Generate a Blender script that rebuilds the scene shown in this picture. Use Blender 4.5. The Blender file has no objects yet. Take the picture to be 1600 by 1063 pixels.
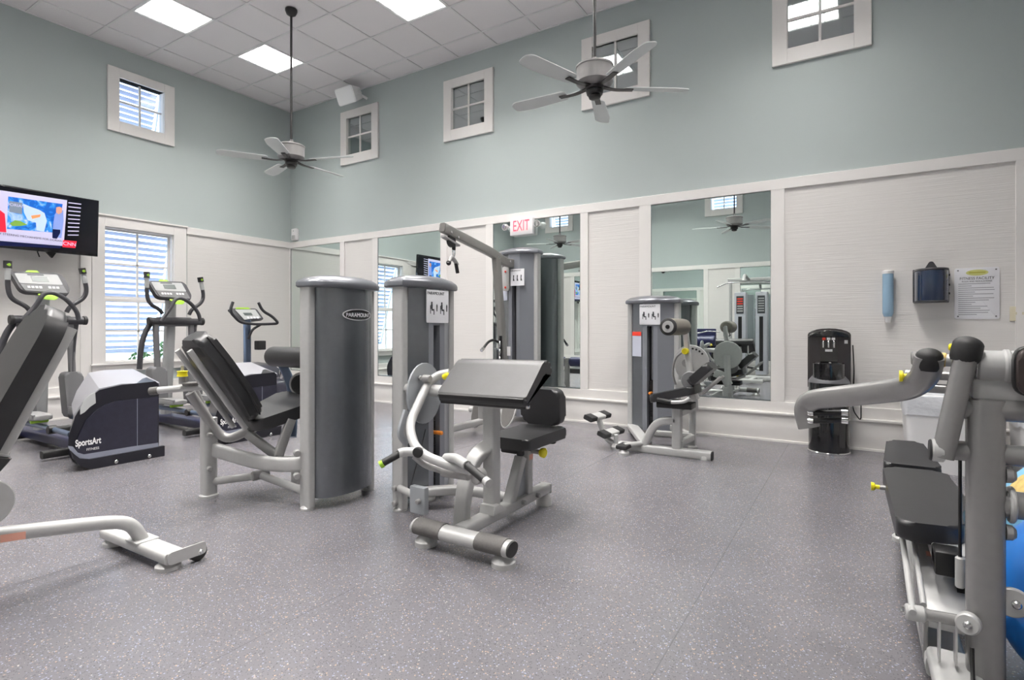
import bpy, bmesh, math, random
from mathutils import Vector, Matrix
random.seed(7)
V = Vector
C = bpy.context.scene.collection
SC = bpy.context.scene

# ---------------------------------------------------------------- camera, world, exposure
FPX, TH, HOR, CH = 860.0, math.radians(32.07), 512.4, 1.07     # focal length in pixels, heading, horizon row, eye height
cs, sn = math.cos(TH), math.sin(TH)
cd = bpy.data.cameras.new('camera'); cam = bpy.data.objects.new('camera', cd); C.objects.link(cam)
cam.location = (0, 0, CH); cam.rotation_euler = (math.pi/2, 0, TH)
cd.sensor_fit = 'HORIZONTAL'; cd.sensor_width = 36.0; cd.lens = 36.0*FPX/1600.0
cd.shift_y = (HOR - 531.5)/1600.0; cd.clip_start = 0.05
SC.camera = cam
w = bpy.data.worlds.new('sky'); SC.world = w; w.use_nodes = True
w.node_tree.nodes['Background'].inputs[0].default_value = (0.80, 0.89, 1.0, 1)
w.node_tree.nodes['Background'].inputs[1].default_value = 3.8
SC.view_settings.view_transform = 'Standard'; SC.view_settings.look = 'None'
SC.view_settings.gamma = 1.0; SC.view_settings.use_curve_mapping = False
SC.view_settings.exposure = 0.18
SC.cycles.max_bounces = 8; SC.cycles.glossy_bounces = 5; SC.cycles.diffuse_bounces = 4
LAMP_WATTS = 104.0

def P(x, y, X=None, Y=None, Z=None, d=None):
    """the point on the ray of photograph pixel (x, y) that lies on a plane of the room"""
    u = (x-800)/FPX; v = (HOR-y)/FPX
    D = V((-sn+u*cs, cs+u*sn, v))
    if X is not None: t = X/D.x
    elif Y is not None: t = Y/D.y
    elif Z is not None: t = (Z-CH)/v
    else: t = d
    return D*t + V((0, 0, CH))

# room
XL, YB, YF, XR = -7.894, 5.739, -1.22, 2.6
ZC, ZT = 4.608, 2.469

# ---------------------------------------------------------------- materials
MATS = {}
def mat(name, col, rough=0.5, metal=0.0, spec=0.5, bump=None, noise=None, emit=None, coat=0.0, alpha=None, trans=0.0):
    m = bpy.data.materials.new(name); m.use_nodes = True
    nt = m.node_tree; b = nt.nodes['Principled BSDF']
    def lin(c): return tuple(((v/255.0)/12.92 if v <= 10 else (((v/255.0)+0.055)/1.055)**2.4) for v in c)
    c = lin(col)
    b.inputs['Base Color'].default_value = (*c, 1)
    b.inputs['Roughness'].default_value = rough
    b.inputs['Metallic'].default_value = metal
    b.inputs['Specular IOR Level'].default_value = spec
    b.inputs['Coat Weight'].default_value = coat
    b.inputs['Transmission Weight'].default_value = trans
    if emit is not None:
        b.inputs['Emission Color'].default_value = (*c, 1); b.inputs['Emission Strength'].default_value = emit
    if noise or bump:
        tc = nt.nodes.new('ShaderNodeTexCoord')
    if noise:                                    # (scale, amount): a mottled grain on the colour
        n = nt.nodes.new('ShaderNodeTexNoise'); n.inputs['Scale'].default_value = noise[0]; n.inputs['Detail'].default_value = 4
        nt.links.new(tc.outputs['Object'], n.inputs['Vector'])
        r = nt.nodes.new('ShaderNodeMapRange'); a = noise[1]
        r.inputs['From Min'].default_value = 0.3; r.inputs['From Max'].default_value = 0.7
        r.inputs['To Min'].default_value = 1-a; r.inputs['To Max'].default_value = 1+a
        nt.links.new(n.outputs['Fac'], r.inputs['Value'])
        mx = nt.nodes.new('ShaderNodeVectorMath'); mx.operation = 'SCALE'
        mx.inputs[0].default_value = c
        nt.links.new(r.outputs['Result'], mx.inputs['Scale']); nt.links.new(mx.outputs[0], b.inputs['Base Color'])
    if bump:                                     # (scale xyz, strength, distance)
        mp = nt.nodes.new('ShaderNodeMapping'); mp.inputs['Scale'].default_value = bump[0]
        nt.links.new(tc.outputs['Object'], mp.inputs['Vector'])
        n = nt.nodes.new('ShaderNodeTexNoise'); n.inputs['Scale'].default_value = 1.0; n.inputs['Detail'].default_value = 3
        nt.links.new(mp.outputs[0], n.inputs['Vector'])
        bp = nt.nodes.new('ShaderNodeBump'); bp.inputs['Strength'].default_value = bump[1]; bp.inputs['Distance'].default_value = bump[2]
        nt.links.new(n.outputs['Fac'], bp.inputs['Height']); nt.links.new(bp.outputs[0], b.inputs['Normal'])
    MATS[name] = m
    return m
M = MATS
mat('teal', (178, 187, 186), 0.75, spec=0.3, bump=((60, 60, 60), 0.04, 0.004))
mat('panel', (224, 221, 218), 0.6, spec=0.3, bump=((3, 3, 110), 0.35, 0.006))
mat('trim', (232, 229, 226), 0.45, noise=(3, 0.02))
mat('tile', (232, 228, 230), 0.9, spec=0.1, noise=(160, 0.05), bump=((120, 120, 120), 0.25, 0.003))
mat('grid', (224, 222, 223), 0.5)
mat('fixture', (240, 240, 240), 0.35)
mat('mirror', (235, 243, 240), 0.0, metal=1.0)
mat('mirror_edge', (150, 158, 160), 0.25, metal=0.8)
mat('pane', (190, 198, 198), 0.04, metal=1.0)
mat('silver', (182, 182, 181), 0.36, metal=0.12, noise=(40, 0.03))
mat('silver_dark', (156, 155, 154), 0.34, metal=0.2, noise=(40, 0.03))
mat('beam', (136, 135, 132), 0.34, metal=0.25, noise=(40, 0.03))
mat('silver_fore', (150, 149, 148), 0.27, metal=0.4, noise=(40, 0.03))
mat('plate', (164, 168, 172), 0.34, metal=0.2)
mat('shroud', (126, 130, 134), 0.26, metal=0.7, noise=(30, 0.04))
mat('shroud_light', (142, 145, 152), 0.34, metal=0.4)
mat('cap', (110, 112, 118), 0.3, metal=0.4, coat=0.3)
mat('vinyl', (34, 34, 36), 0.38, spec=0.6, bump=((90, 90, 90), 0.06, 0.003), noise=(14, 0.15))
mat('vinyl_brown', (58, 48, 46), 0.5, bump=((90, 90, 90), 0.06, 0.003))
mat('rubber', (34, 34, 35), 0.6, noise=(60, 0.15))
mat('grip', (96, 94, 92), 0.75, noise=(120, 0.12))
mat('foam', (112, 108, 100), 0.7, noise=(80, 0.06))
mat('black', (12, 12, 13), 0.45)
mat('gloss_black', (14, 14, 16), 0.12, coat=0.5)
mat('chrome', (215, 215, 215), 0.14, metal=1.0)
mat('white', (236, 235, 235), 0.4)
mat('cream', (216, 208, 184), 0.4)
mat('yellow', (236, 220, 30), 0.4)
mat('lime', (160, 205, 60), 0.4)
mat('red', (226, 60, 40), 0.5)
mat('orange', (235, 140, 50), 0.4)
mat('paper', (232, 232, 236), 0.5)
mat('ink', (60, 62, 66), 0.6)
mat('drum', (44, 44, 58), 0.3, metal=0.3, coat=0.3, noise=(25, 0.1))
mat('drum_band', (24, 24, 32), 0.28, coat=0.2)
mat('drum_top', (156, 156, 162), 0.3, metal=0.2)
mat('drum_strip', (142, 146, 160), 0.4, metal=0.3)
mat('steel_blue', (98, 112, 134), 0.3, metal=0.6)
mat('dark_blue', (28, 32, 62), 0.35)
mat('grey_plastic', (112, 112, 114), 0.5)
mat('grey_light', (176, 178, 178), 0.45)
mat('dark_plastic', (58, 58, 62), 0.45)
mat('lcd', (92, 100, 98), 0.25)
mat('ball_blue', (28, 112, 196), 0.35, coat=0.2, noise=(6, 0.05))
mat('ball_pale', (126, 186, 220), 0.4)
mat('tan', (206, 178, 110), 0.7, noise=(40, 0.2))
mat('cup_blue', (150, 182, 206), 0.25, coat=0.3)
mat('navy_smoke', (24, 40, 66), 0.08, coat=0.6)
mat('fan_grey', (134, 132, 132), 0.35, metal=0.1)
mat('fan_blade', (206, 210, 209), 0.5)
mat('fan_dark', (40, 38, 38), 0.4)
mat('speaker', (232, 232, 232), 0.5)
mat('bag', (226, 228, 232), 0.3, bump=((14, 14, 14), 0.5, 0.02))
mat('shutter', (206, 214, 240), 0.5)
mat('navy_vinyl', (34, 36, 74), 0.4)
mat('leaf', (70, 110, 52), 0.6, noise=(30, 0.3))
mat('soil', (150, 150, 140), 0.9, noise=(4, 0.15))
mat('exit_red', (255, 70, 90), 0.5, emit=1.1)
# window glass: clear pane with a faint reflection
g = bpy.data.materials.new('glass'); g.use_nodes = True; nt = g.node_tree
nt.nodes.remove(nt.nodes['Principled BSDF'])
tr = nt.nodes.new('ShaderNodeBsdfTransparent'); tr.inputs[0].default_value = (0.95, 0.98, 1, 1)
gl = nt.nodes.new('ShaderNodeBsdfGlossy'); gl.inputs['Roughness'].default_value = 0.02
mx = nt.nodes.new('ShaderNodeMixShader'); mx.inputs[0].default_value = 0.05
nt.links.new(tr.outputs[0], mx.inputs[1]); nt.links.new(gl.outputs[0], mx.inputs[2]); nt.links.new(mx.outputs[0], nt.nodes['Material Output'].inputs[0])
M['glass'] = g
def floor_mat():
    m = bpy.data.materials.new('floor_rubber'); m.use_nodes = True; nt = m.node_tree; b = nt.nodes['Principled BSDF']
    L = nt.links.new
    tc = nt.nodes.new('ShaderNodeTexCoord')
    col = None
    base = nt.nodes.new('ShaderNodeTexNoise'); base.inputs['Scale'].default_value = 1.6; base.inputs['Detail'].default_value = 6
    L(tc.outputs['Object'], base.inputs['Vector'])
    cr = nt.nodes.new('ShaderNodeValToRGB')
    cr.color_ramp.elements[0].position = 0.3; cr.color_ramp.elements[0].color = (0.128, 0.123, 0.134, 1)
    cr.color_ramp.elements[1].position = 0.7; cr.color_ramp.elements[1].color = (0.155, 0.149, 0.162, 1)
    L(base.outputs['Fac'], cr.inputs['Fac']); col = cr.outputs['Color']
    for scale, thr, c in ((250, 0.965, (0.40, 0.37, 0.35, 1)), (230, 0.982, (0.38, 0.27, 0.21, 1)), (250, 0.972, (0.27, 0.28, 0.38, 1)), (280, 0.92, (0.085, 0.084, 0.092, 1))):
        v = nt.nodes.new('ShaderNodeTexVoronoi'); v.inputs['Scale'].default_value = scale
        mp = nt.nodes.new('ShaderNodeMapping'); mp.inputs['Location'].default_value = (scale*0.37, scale*0.11, 0)
        L(tc.outputs['Object'], mp.inputs['Vector']); L(mp.outputs[0], v.inputs['Vector'])
        sp = nt.nodes.new('ShaderNodeSeparateColor'); L(v.outputs['Color'], sp.inputs[0])
        gt = nt.nodes.new('ShaderNodeMath'); gt.operation = 'GREATER_THAN'; gt.inputs[1].default_value = thr
        L(sp.outputs[0], gt.inputs[0])
        mx = nt.nodes.new('ShaderNodeMix'); mx.data_type = 'RGBA'
        L(gt.outputs[0], mx.inputs[0]); L(col, mx.inputs[6]); mx.inputs[7].default_value = c
        col = mx.outputs[2]
    # joints between the rubber rolls
    sx = nt.nodes.new('ShaderNodeSeparateXYZ'); L(tc.outputs['Object'], sx.inputs[0])
    ad = nt.nodes.new('ShaderNodeMath'); ad.operation = 'ADD'; ad.inputs[1].default_value = 21.275; L(sx.outputs['X'], ad.inputs[0])
    dv = nt.nodes.new('ShaderNodeMath'); dv.operation = 'DIVIDE'; dv.inputs[1].default_value = 1.22; L(ad.outputs[0], dv.inputs[0])
    fr = nt.nodes.new('ShaderNodeMath'); fr.operation = 'FRACT'; L(dv.outputs[0], fr.inputs[0])
    lt = nt.nodes.new('ShaderNodeMath'); lt.operation = 'LESS_THAN'; lt.inputs[1].default_value = 0.0035; L(fr.outputs[0], lt.inputs[0])
    mu = nt.nodes.new('ShaderNodeMath'); mu.operation = 'MULTIPLY'; mu.inputs[1].default_value = 0.42; L(lt.outputs[0], mu.inputs[0])
    mx = nt.nodes.new('ShaderNodeMix'); mx.data_type = 'RGBA'
    L(mu.outputs[0], mx.inputs[0]); L(col, mx.inputs[6]); mx.inputs[7].default_value = (0.05, 0.05, 0.055, 1)
    L(mx.outputs[2], b.inputs['Base Color'])
    n2 = nt.nodes.new('ShaderNodeTexNoise'); n2.inputs['Scale'].default_value = 180; L(tc.outputs['Object'], n2.inputs['Vector'])
    bp = nt.nodes.new('ShaderNodeBump'); bp.inputs['Strength'].default_value = 0.06; bp.inputs['Distance'].default_value = 0.003
    L(n2.outputs['Fac'], bp.inputs['Height']); L(bp.outputs[0], b.inputs['Normal'])
    b.inputs['Roughness'].default_value = 0.27; b.inputs['Specular IOR Level'].default_value = 0.7
    M['floor'] = m
floor_mat()

# ---------------------------------------------------------------- object helpers
ORG = {}
def thing(name, label, cat, loc=(0, 0, 0), group=None):
    o = bpy.data.objects.new(name, None); C.objects.link(o)
    o.location = loc; o.empty_display_size = 0.1
    o['label'] = label; o['category'] = cat
    if group: o['group'] = group
    ORG[o] = V(loc)
    return o
def tag(o, label, cat, group=None):
    o['label'] = label; o['category'] = cat
    if group: o['group'] = group
    return o
def obj(name, bm, m, parent=None, smooth=35, label=None, origin=None):
    """link ONE mesh object; its geometry is given in room coordinates"""
    me = bpy.data.meshes.new(name)
    bmesh.ops.recalc_face_normals(bm, faces=bm.faces)
    if parent is not None: org = ORG[parent]
    else: org = V(origin) if origin is not None else V((0, 0, 0))
    bmesh.ops.translate(bm, verts=bm.verts, vec=-org)
    bm.to_mesh(me); bm.free()
    if smooth:
        for p in me.polygons: p.use_smooth = True
        me.set_sharp_from_angle(angle=math.radians(smooth))
    me.materials.append(M[m] if isinstance(m, str) else m)
    o = bpy.data.objects.new(name, me); C.objects.link(o)
    if m in ('vinyl', 'navy_vinyl', 'vinyl_brown', 'plate'):
        wn = o.modifiers.new('weighted_normal', 'WEIGHTED_NORMAL'); wn.keep_sharp = True
    if parent is not None: o.parent = parent
    else: o.location = org
    ORG[o] = org
    if label: o['label'] = label
    return o
def struct(name, bm, m, parent=None, smooth=35):
    o = obj(name, bm, m, parent, smooth); o['kind'] = 'structure'; return o
def copy_tree(o, dv, parent=None):
    c = o.copy(); C.objects.link(c)
    if parent is None: c.location = o.location + V(dv)
    else: c.parent = parent
    for ch in list(o.children): copy_tree(ch, (0, 0, 0), c)
    return c

def new(): return bmesh.new()
def add_box(bm, x0, x1, y0, y1, z0, z1, bev=0.0, seg=2):
    g = bmesh.ops.create_cube(bm, size=1.0); vs = g['verts']
    for v in vs: v.co = V(((x0+x1)/2+v.co.x*(x1-x0), (y0+y1)/2+v.co.y*(y1-y0), (z0+z1)/2+v.co.z*(z1-z0)))
    if bev:
        es = list({e for v in vs for e in v.link_edges})
        bmesh.ops.bevel(bm, geom=es, offset=bev, segments=seg, affect='EDGES', profile=0.5)
    return bm
def box(*a, **k): return add_box(new(), *a, **k)
def fillet(pts, r, closed=False, n=5):
    pts = [V(p) for p in pts]; out = []
    N = len(pts)
    for i, p in enumerate(pts):
        if not closed and i in (0, N-1): out.append(p); continue
        a = pts[i-1]; b = pts[(i+1) % N]
        ri = r[i] if isinstance(r, (list, tuple)) else r
        la = min(ri, 0.48*(a-p).length); lb = min(ri, 0.48*(b-p).length)
        if la < 1e-5 or lb < 1e-5: out.append(p); continue
        A = p+(a-p).normalized()*la; B = p+(b-p).normalized()*lb
        for k in range(n+1):
            t = k/n; out.append(A*(1-t)**2+p*2*t*(1-t)+B*t*t)
    return out
def rrect(a, b, r=None, n=3):
    r = min(a, b)*0.25 if r is None else r
    o = fillet([(a/2, b/2, 0), (-a/2, b/2, 0), (-a/2, -b/2, 0), (a/2, -b/2, 0)], r, True, n)
    return [(p.x, p.y) for p in o]
def circ(r, n=14): return [(r*math.cos(2*math.pi*k/n), r*math.sin(2*math.pi*k/n)) for k in range(n)]
def oval(a, b, n=16): return [(a/2*math.cos(2*math.pi*k/n), b/2*math.sin(2*math.pi*k/n)) for k in range(n)]
def add_tube(bm, pts, r=0.02, fil=0.06, prof=None, up=None, seg=14, taper=None, n=6):
    """sweep a profile (round by default) along a path with rounded bends"""
    path = fillet(pts, fil, False, n) if fil else [V(p) for p in pts]
    q = [path[0]]
    for p in path[1:]:
        if (p-q[-1]).length > 1e-5: q.append(p)
    path = q; N = len(path)
    prof = prof or circ(r, seg)
    nrm = None; rings = []
    for i, p in enumerate(path):
        t = (path[min(i+1, N-1)]-path[max(i-1, 0)]).normalized()
        if up is not None:
            nn = V(up)-t*V(up).dot(t)
            if nn.length > 1e-4: nrm = nn.normalized()
            elif nrm is None: nrm = t.orthogonal().normalized()
        elif nrm is None:
            nrm = (V((0, 0, 1))-t*t.z)
            nrm = nrm.normalized() if nrm.length > 0.05 else t.orthogonal().normalized()
        else:
            nrm = (nrm-t*nrm.dot(t)).normalized()
        bn = t.cross(nrm)
        s = 1.0 if taper is None else taper[0]+(taper[1]-taper[0])*i/(N-1)
        rings.append([bm.verts.new(p+bn*(a*s)+nrm*(b_*s)) for a, b_ in prof])
    K = len(prof)
    for i in range(N-1):
        for k in range(K):
            bm.faces.new((rings[i][k], rings[i][(k+1) % K], rings[i+1][(k+1) % K], rings[i+1][k]))
    bm.faces.new(rings[0][::-1]); bm.faces.new(rings[-1])
    return bm
def tube(*a, **k): return add_tube(new(), *a, **k)
def add_lathe(bm, prof, org, axis=(0, 0, 1), seg=24, arc=None):
    ax = V(axis).normalized(); e1 = ax.orthogonal().normalized(); e2 = ax.cross(e1); org = V(org)
    rings = []
    for r, z in prof:
        if r < 1e-6: rings.append([bm.verts.new(org+ax*z)]); continue
        rings.append([bm.verts.new(org+ax*z+(e1*math.cos(2*math.pi*k/seg)+e2*math.sin(2*math.pi*k/seg))*r) for k in range(seg)])
    for a, b_ in zip(rings, rings[1:]):
        if len(a) == 1 and len(b_) == 1: continue
        for k in range(seg):
            k2 = (k+1) % seg
            if len(a) == 1: bm.faces.new((a[0], b_[k], b_[k2]))
            elif len(b_) == 1: bm.faces.new((a[k], a[k2], b_[0]))
            else: bm.faces.new((a[k], a[k2], b_[k2], b_[k]))
    if len(rings[0]) > 1: bm.faces.new(rings[0][::-1])
    if len(rings[-1]) > 1: bm.faces.new(rings[-1])
    return bm
def lathe(*a, **k): return add_lathe(new(), *a, **k)
def cyl(a, b, r, bev=0.004, seg=20, bm=None):
    a = V(a); b = V(b); L = (b-a).length; bv = min(bev, r*0.4, L*0.4)
    return add_lathe(bm or new(), [(0, 0), (r-bv, 0), (r, bv), (r, L-bv), (r-bv, L), (0, L)], a, b-a, seg)
def add_prism(bm, pts, ext, bev=0.0, seg=3):
    """extrude a closed outline (3-D points) along a vector; bev rounds the two rims"""
    pts = [V(p) for p in pts]; ext = V(ext)
    a = [bm.verts.new(p) for p in pts]; b_ = [bm.verts.new(p+ext) for p in pts]
    f1 = bm.faces.new(a[::-1]); f2 = bm.faces.new(b_)
    N = len(pts)
    for k in range(N): bm.faces.new((a[k], a[(k+1) % N], b_[(k+1) % N], b_[k]))
    if bev:
        es = list(f1.edges)+list(f2.edges)
        bmesh.ops.bevel(bm, geom=es, offset=bev, segments=seg, affect='EDGES', profile=0.5)
    return bm
def prism(*a, **k): return add_prism(new(), *a, **k)
def quad_pad(corners, ext, rad=0.05, bev=0.02):
    return prism(fillet(corners, rad, True, 5), ext, bev)
def pad(c, R, U, w, l, th, rad=0.05, bev=0.02):
    """upholstered pad: centre of its face, width axis R, length axis U, thickness goes behind the face"""
    c = V(c); R = V(R).normalized(); U = V(U).normalized(); N = R.cross(U)
    return quad_pad([c-R*w/2-U*l/2, c+R*w/2-U*l/2, c+R*w/2+U*l/2, c-R*w/2+U*l/2], -N*th, rad, bev)
def disc(c, axis, r, th, bev=0.004, seg=28): 
    a = V(axis).normalized(); return cyl(V(c)-a*th/2, V(c)+a*th/2, r, bev, seg)
def foot(x, y, r=0.035, h=0.03, z=0.0):
    return lathe([(0, 0), (r, 0), (r, h*0.45), (r*0.55, h), (0, h)], (x, y, z))
def text(name, s, size, org, right, up, m, parent, align='CENTER', ext=0.0006, sx=1.0, bold=0.0):
    cu = bpy.data.curves.new('t', 'FONT'); cu.body = s; cu.size = size; cu.align_x = align; cu.align_y = 'CENTER'; cu.extrude = ext; cu.offset = bold
    to = bpy.data.objects.new('t', cu); C.objects.link(to)
    dg = bpy.context.evaluated_depsgraph_get()
    me = bpy.data.meshes.new_from_object(to.evaluated_get(dg))
    bpy.data.objects.remove(to); bpy.data.curves.remove(cu)
    R = V(right).normalized(); U = V(up).normalized(); N = R.cross(U)
    bm = new(); bm.from_mesh(me); bpy.data.meshes.remove(me)
    for v in bm.verts: v.co = V(org)+R*v.co.x*sx+U*v.co.y+N*v.co.z
    return obj(name, bm, m, parent, 0)
X1, Y1, Z1 = V((1, 0, 0)), V((0, 1, 0)), V((0, 0, 1))

# ================================================================ the room
floor = struct('floor', box(XL-0.12, XR+0.12, YF-0.12, YB+0.12, -0.1, 0.0), 'floor', smooth=0)
# --- walls with openings: built from boxes around the openings (axis 'x' = wall runs along Y, 'y' = along X)
def wall(name, axis, c0, c1, a0, a1, z0, z1, holes, m):
    bm = new(); xs = sorted({a0, a1, *[h for q in holes for h in q[:2]]}); zs = sorted({z0, z1, *[h for q in holes for h in q[2:]]})
    for i in range(len(xs)-1):
        for j in range(len(zs)-1):
            xm, zm = (xs[i]+xs[i+1])/2, (zs[j]+zs[j+1])/2
            if any(q[0] < xm < q[1] and q[2] < zm < q[3] for q in holes): continue
            if axis == 'x': add_box(bm, c0, c1, xs[i], xs[i+1], zs[j], zs[j+1])
            else: add_box(bm, xs[i], xs[i+1], c0, c1, zs[j], zs[j+1])
    bmesh.ops.remove_doubles(bm, verts=bm.verts, dist=1e-5)
    return struct(name, bm, m, smooth=0)
HZ0, HZ1 = 3.675, 4.225                       # clear opening of the high windows
LW = (3.09, 3.90, 0.625, 2.33)                # tall window in the left wall (Y0, Y1, z0, z1)
LH = (3.245, 3.785, HZ0, HZ1)                 # high window in the left wall
BH = [-6.265, -4.26, -2.255, -0.285, 1.72]    # centres of the high windows in the back wall
FH = [-6.50, -4.49, -2.47, -0.45, 1.57]       # the same in the wall behind the camera
wl = wall('wall_left', 'x', XL-0.12, XL, YF, YB, 0, ZC+0.25, [LW, LH], 'teal')
wb = wall('wall_back', 'y', YB, YB+0.12, XL-0.12, XR+0.12, 0, ZC+0.25, [(c-0.27, c+0.27, HZ0, HZ1) for c in BH], 'teal')
wf = wall('wall_front', 'y', YF-0.12, YF, XL-0.12, XR+0.12, 0, ZC+0.25, [(c-0.27, c+0.27, HZ0, HZ1) for c in FH], 'teal')
wr = wall('wall_right', 'x', XR, XR+0.12, YF, YB, 0, ZC+0.25, [], 'teal')

# --- panelled lower wall: fields of wallcovering, rails and stiles
PT = 0.008
ntrim = [0]
def trim(bm, m='trim'):
    ntrim[0] += 1
    return struct('trim_%d' % ntrim[0], bm, m, smooth=0)
def field(parent, axis, side, a0, a1, z0=0.36, z1=2.372):
    bm = box(a0, a1, side[0], side[1], z0, z1) if axis == 'y' else box(side[0], side[1], a0, a1, z0, z1)
    return obj('panel', bm, 'panel', parent, 0)
yb0 = YB-PT; yt0 = YB-0.026
# back wall bays: mirror, panel, mirror, panel ... then one wide panel
MX = [(-7.862, -6.676), (-5.874, -4.707), (-3.862, -2.665), (-1.848, -0.690)]
PX = [(-6.577, -5.978), (-4.60, -3.97), (-2.57, -1.974)]
WIDE = [(-0.575, 1.05), (1.16, XR)]
for a0, a1 in PX+WIDE: field(wb, 'y', (yb0, YB+0.01), a0-0.03, a1+0.03)
trim(box(XL, XR, yt0, YB, 2.372, ZT, bev=0.003))                     # top rail
trim(box(XL, XR, yt0, YB, 0.268, 0.375, bev=0.004))                  # bottom rail
edges = sorted([XL, XL+0.03] + [e for q in MX for e in q] + [e for q in PX for e in q] + [WIDE[0][0], 1.05, 1.16])
stiles = [(-6.676, -6.577), (-5.978, -5.874), (-4.707, -4.60), (-3.97, -3.862), (-2.665, -2.57), (-1.974, -1.848), (-0.690, -0.575), (1.05, 1.16), (XL, -7.862)]
for a0, a1 in stiles: trim(box(a0, a1, yt0, YB, 0.375, 2.372))
bb = struct('baseboard_back', add_box(add_box(box(XL, XR, YB-0.032, YB, 0.0, 0.262, bev=0.003), XL, XR, YB-0.052, YB, 0.25, 0.276, bev=0.008), XL, XR, YB-0.048, YB-0.03, 0.0, 0.018), 'trim')
# left wall
xl1 = XL+PT; xt1 = XL+0.026
for a0, a1 in ((YF, -0.05), (0.05, 0.75), (0.85, 2.955), (4.085, YB)): field(wl, 'x', (XL-0.01, xl1), a0, a1)
for a0, a1 in ((YF, 3.0), (4.07, YB)): trim(box(XL, xt1, a0, a1, 2.372, ZT, bev=0.003))
trim(box(XL, xt1, YF, YB, 0.268, 0.375, bev=0.004))
for a0, a1 in ((-0.05, 0.05), (0.75, 0.85), (2.84, 2.95)): trim(box(XL, xt1, a0, a1, 0.375, 2.372))
struct('baseboard_left', add_box(add_box(box(XL, XL+0.032, YF, YB, 0.0, 0.262, bev=0.003), XL, XL+0.052, YF, YB, 0.25, 0.276, bev=0.008), XL+0.03, XL+0.048, YF, YB, 0.0, 0.018), 'trim')
# front wall (behind the camera, seen in the mirrors)
FMX = [(-6.06, -4.90), (-4.06, -2.89), (-2.13, -0.97), (-0.13, 1.03)]
prev = XL
for i, (a0, a1) in enumerate(FMX+[(XR, XR)]):
    field(wf, 'y', (YF-0.01, YF+PT), prev+0.0, a0)
    prev = a1
trim(box(XL, XR, YF, YF+0.026, 2.372, ZT, bev=0.003)); trim(box(XL, XR, YF, YF+0.026, 0.268, 0.375, bev=0.004))
for a0, a1 in FMX:
    trim(box(a0-0.1, a0, YF, YF+0.026, 0.375, 2.372)); trim(box(a1, a1+0.1, YF, YF+0.026, 0.375, 2.372))
struct('baseboard_front', box(XL, XR, YF, YF+0.032, 0.0, 0.262, bev=0.003), 'trim')
# right wall, outside the picture
field(wr, 'x', (XR-PT, XR+0.01), YF, YB); trim(box(XR-0.026, XR, YF, YB, 2.372, ZT)); trim(box(XR-0.026, XR, YF, YB, 0.255, 0.375))
struct('baseboard_right', box(XR-0.032, XR, YF, YB, 0.0, 0.262, bev=0.003), 'trim')

# --- mirrors
def mirror(a0, a1, y, front, label, group):
    s = 1 if front else -1
    t = thing('wall_mirror', label, 'mirror', ((a0+a1)/2, y, 0.38), group)
    ya, yb_ = (y, y+s*0.006)
    obj('mirror_glass', box(a0+0.004, a1-0.004, min(ya, yb_), max(ya, yb_), 0.388, 2.366), 'mirror', t, 0)
    bm = box(a0, a1, min(y, y+s*0.014), max(y, y+s*0.014), 0.376, 0.388)
    obj('edge_channel', bm, 'mirror_edge', t, 0)
    for e in (a0, a1-0.005): obj('edge_strip', box(e, e+0.005, min(y, y+s*0.010), max(y, y+s*0.010), 0.388, 2.366), 'mirror_edge', t, 0)
    return t
for (a0, a1), lb in zip(MX, ('narrow-looking wall mirror beside the room corner, leftmost of the back wall mirrors',
                             'tall wall mirror showing the television, behind the curl machine tower',
                             'tall wall mirror under the exit sign',
                             'tall wall mirror behind the ab machine, rightmost on the back wall')):
    mirror(a0, a1, YB-0.012, False, lb, 'mirrors on the back wall')
for (a0, a1), lb in zip(FMX, ('mirror on the wall behind the camera, nearest the television wall', 'mirror behind the camera left of the white panel seen in reflection',
                              'mirror behind the camera next to the cable machine', 'mirror behind the camera farthest from the television wall')):
    mirror(a0, a1, YF+0.006, True, lb, 'mirrors on the wall behind the camera')

# --- windows
nwin = [0]
def hi_window(axis, c, wallpos, s, glass, parent=None):
    """framed four-pane window high on a wall; s = direction into the room"""
    nwin[0] += 1
    bm = new(); o, i_, d = 0.395, 0.265, 0.03
    z0, z1, zc = HZ0-0.14, HZ1+0.115, (HZ0+HZ1)/2
    def B(a0, a1, d0, d1, q0, q1, bev=0.0, bmx=None):
        lo, hi = sorted((wallpos+s*d0, wallpos+s*d1))
        t = bmx if bmx is not None else bm
        if axis == 'y': add_box(t, c+a0, c+a1, lo, hi, q0, q1, bev)
        else: add_box(t, lo, hi, c+a0, c+a1, q0, q1, bev)
        return t
    B(-o, -i_, 0, d, z0, z1, 0.003); B(i_, o, 0, d, z0, z1, 0.003); B(-i_, i_, 0, d, z0, HZ0, 0.003); B(-i_, i_, 0, d, HZ1, z1, 0.003)
    root = struct('window_%d' % nwin[0], bm, 'trim', smooth=0)
    b2 = new()
    for a0, a1, q0, q1 in ((-0.28, -0.262, HZ0-0.01, HZ1+0.01), (0.262, 0.28, HZ0-0.01, HZ1+0.01), (-0.28, 0.28, HZ0-0.012, HZ0), (-0.28, 0.28, HZ1, HZ1+0.012)):
        B(a0, a1, -0.11, 0.0, q0, q1, 0, b2)
    obj('reveal', b2, 'trim', root, 0)
    dep = -0.012 if glass == 'pane' else -0.06
    obj('muntin', B(-0.011, 0.011, dep-0.012, dep+0.014, HZ0, HZ1, 0, new()), 'trim', root, 0)
    obj('muntin', B(-0.265, 0.265, dep-0.012, dep+0.013, zc-0.011, zc+0.011, 0, new()), 'trim', root, 0)
    for a0, a1 in ((-0.265, -0.011), (0.011, 0.265)):
        for q0, q1 in ((HZ0, zc-0.011), (zc+0.011, HZ1)):
            obj('pane', B(a0, a1, dep-0.004, dep, q0, q1, 0, new()), glass, root, 0)
    return root
hi_window('x', 3.515, XL, 1, 'glass')
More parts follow.
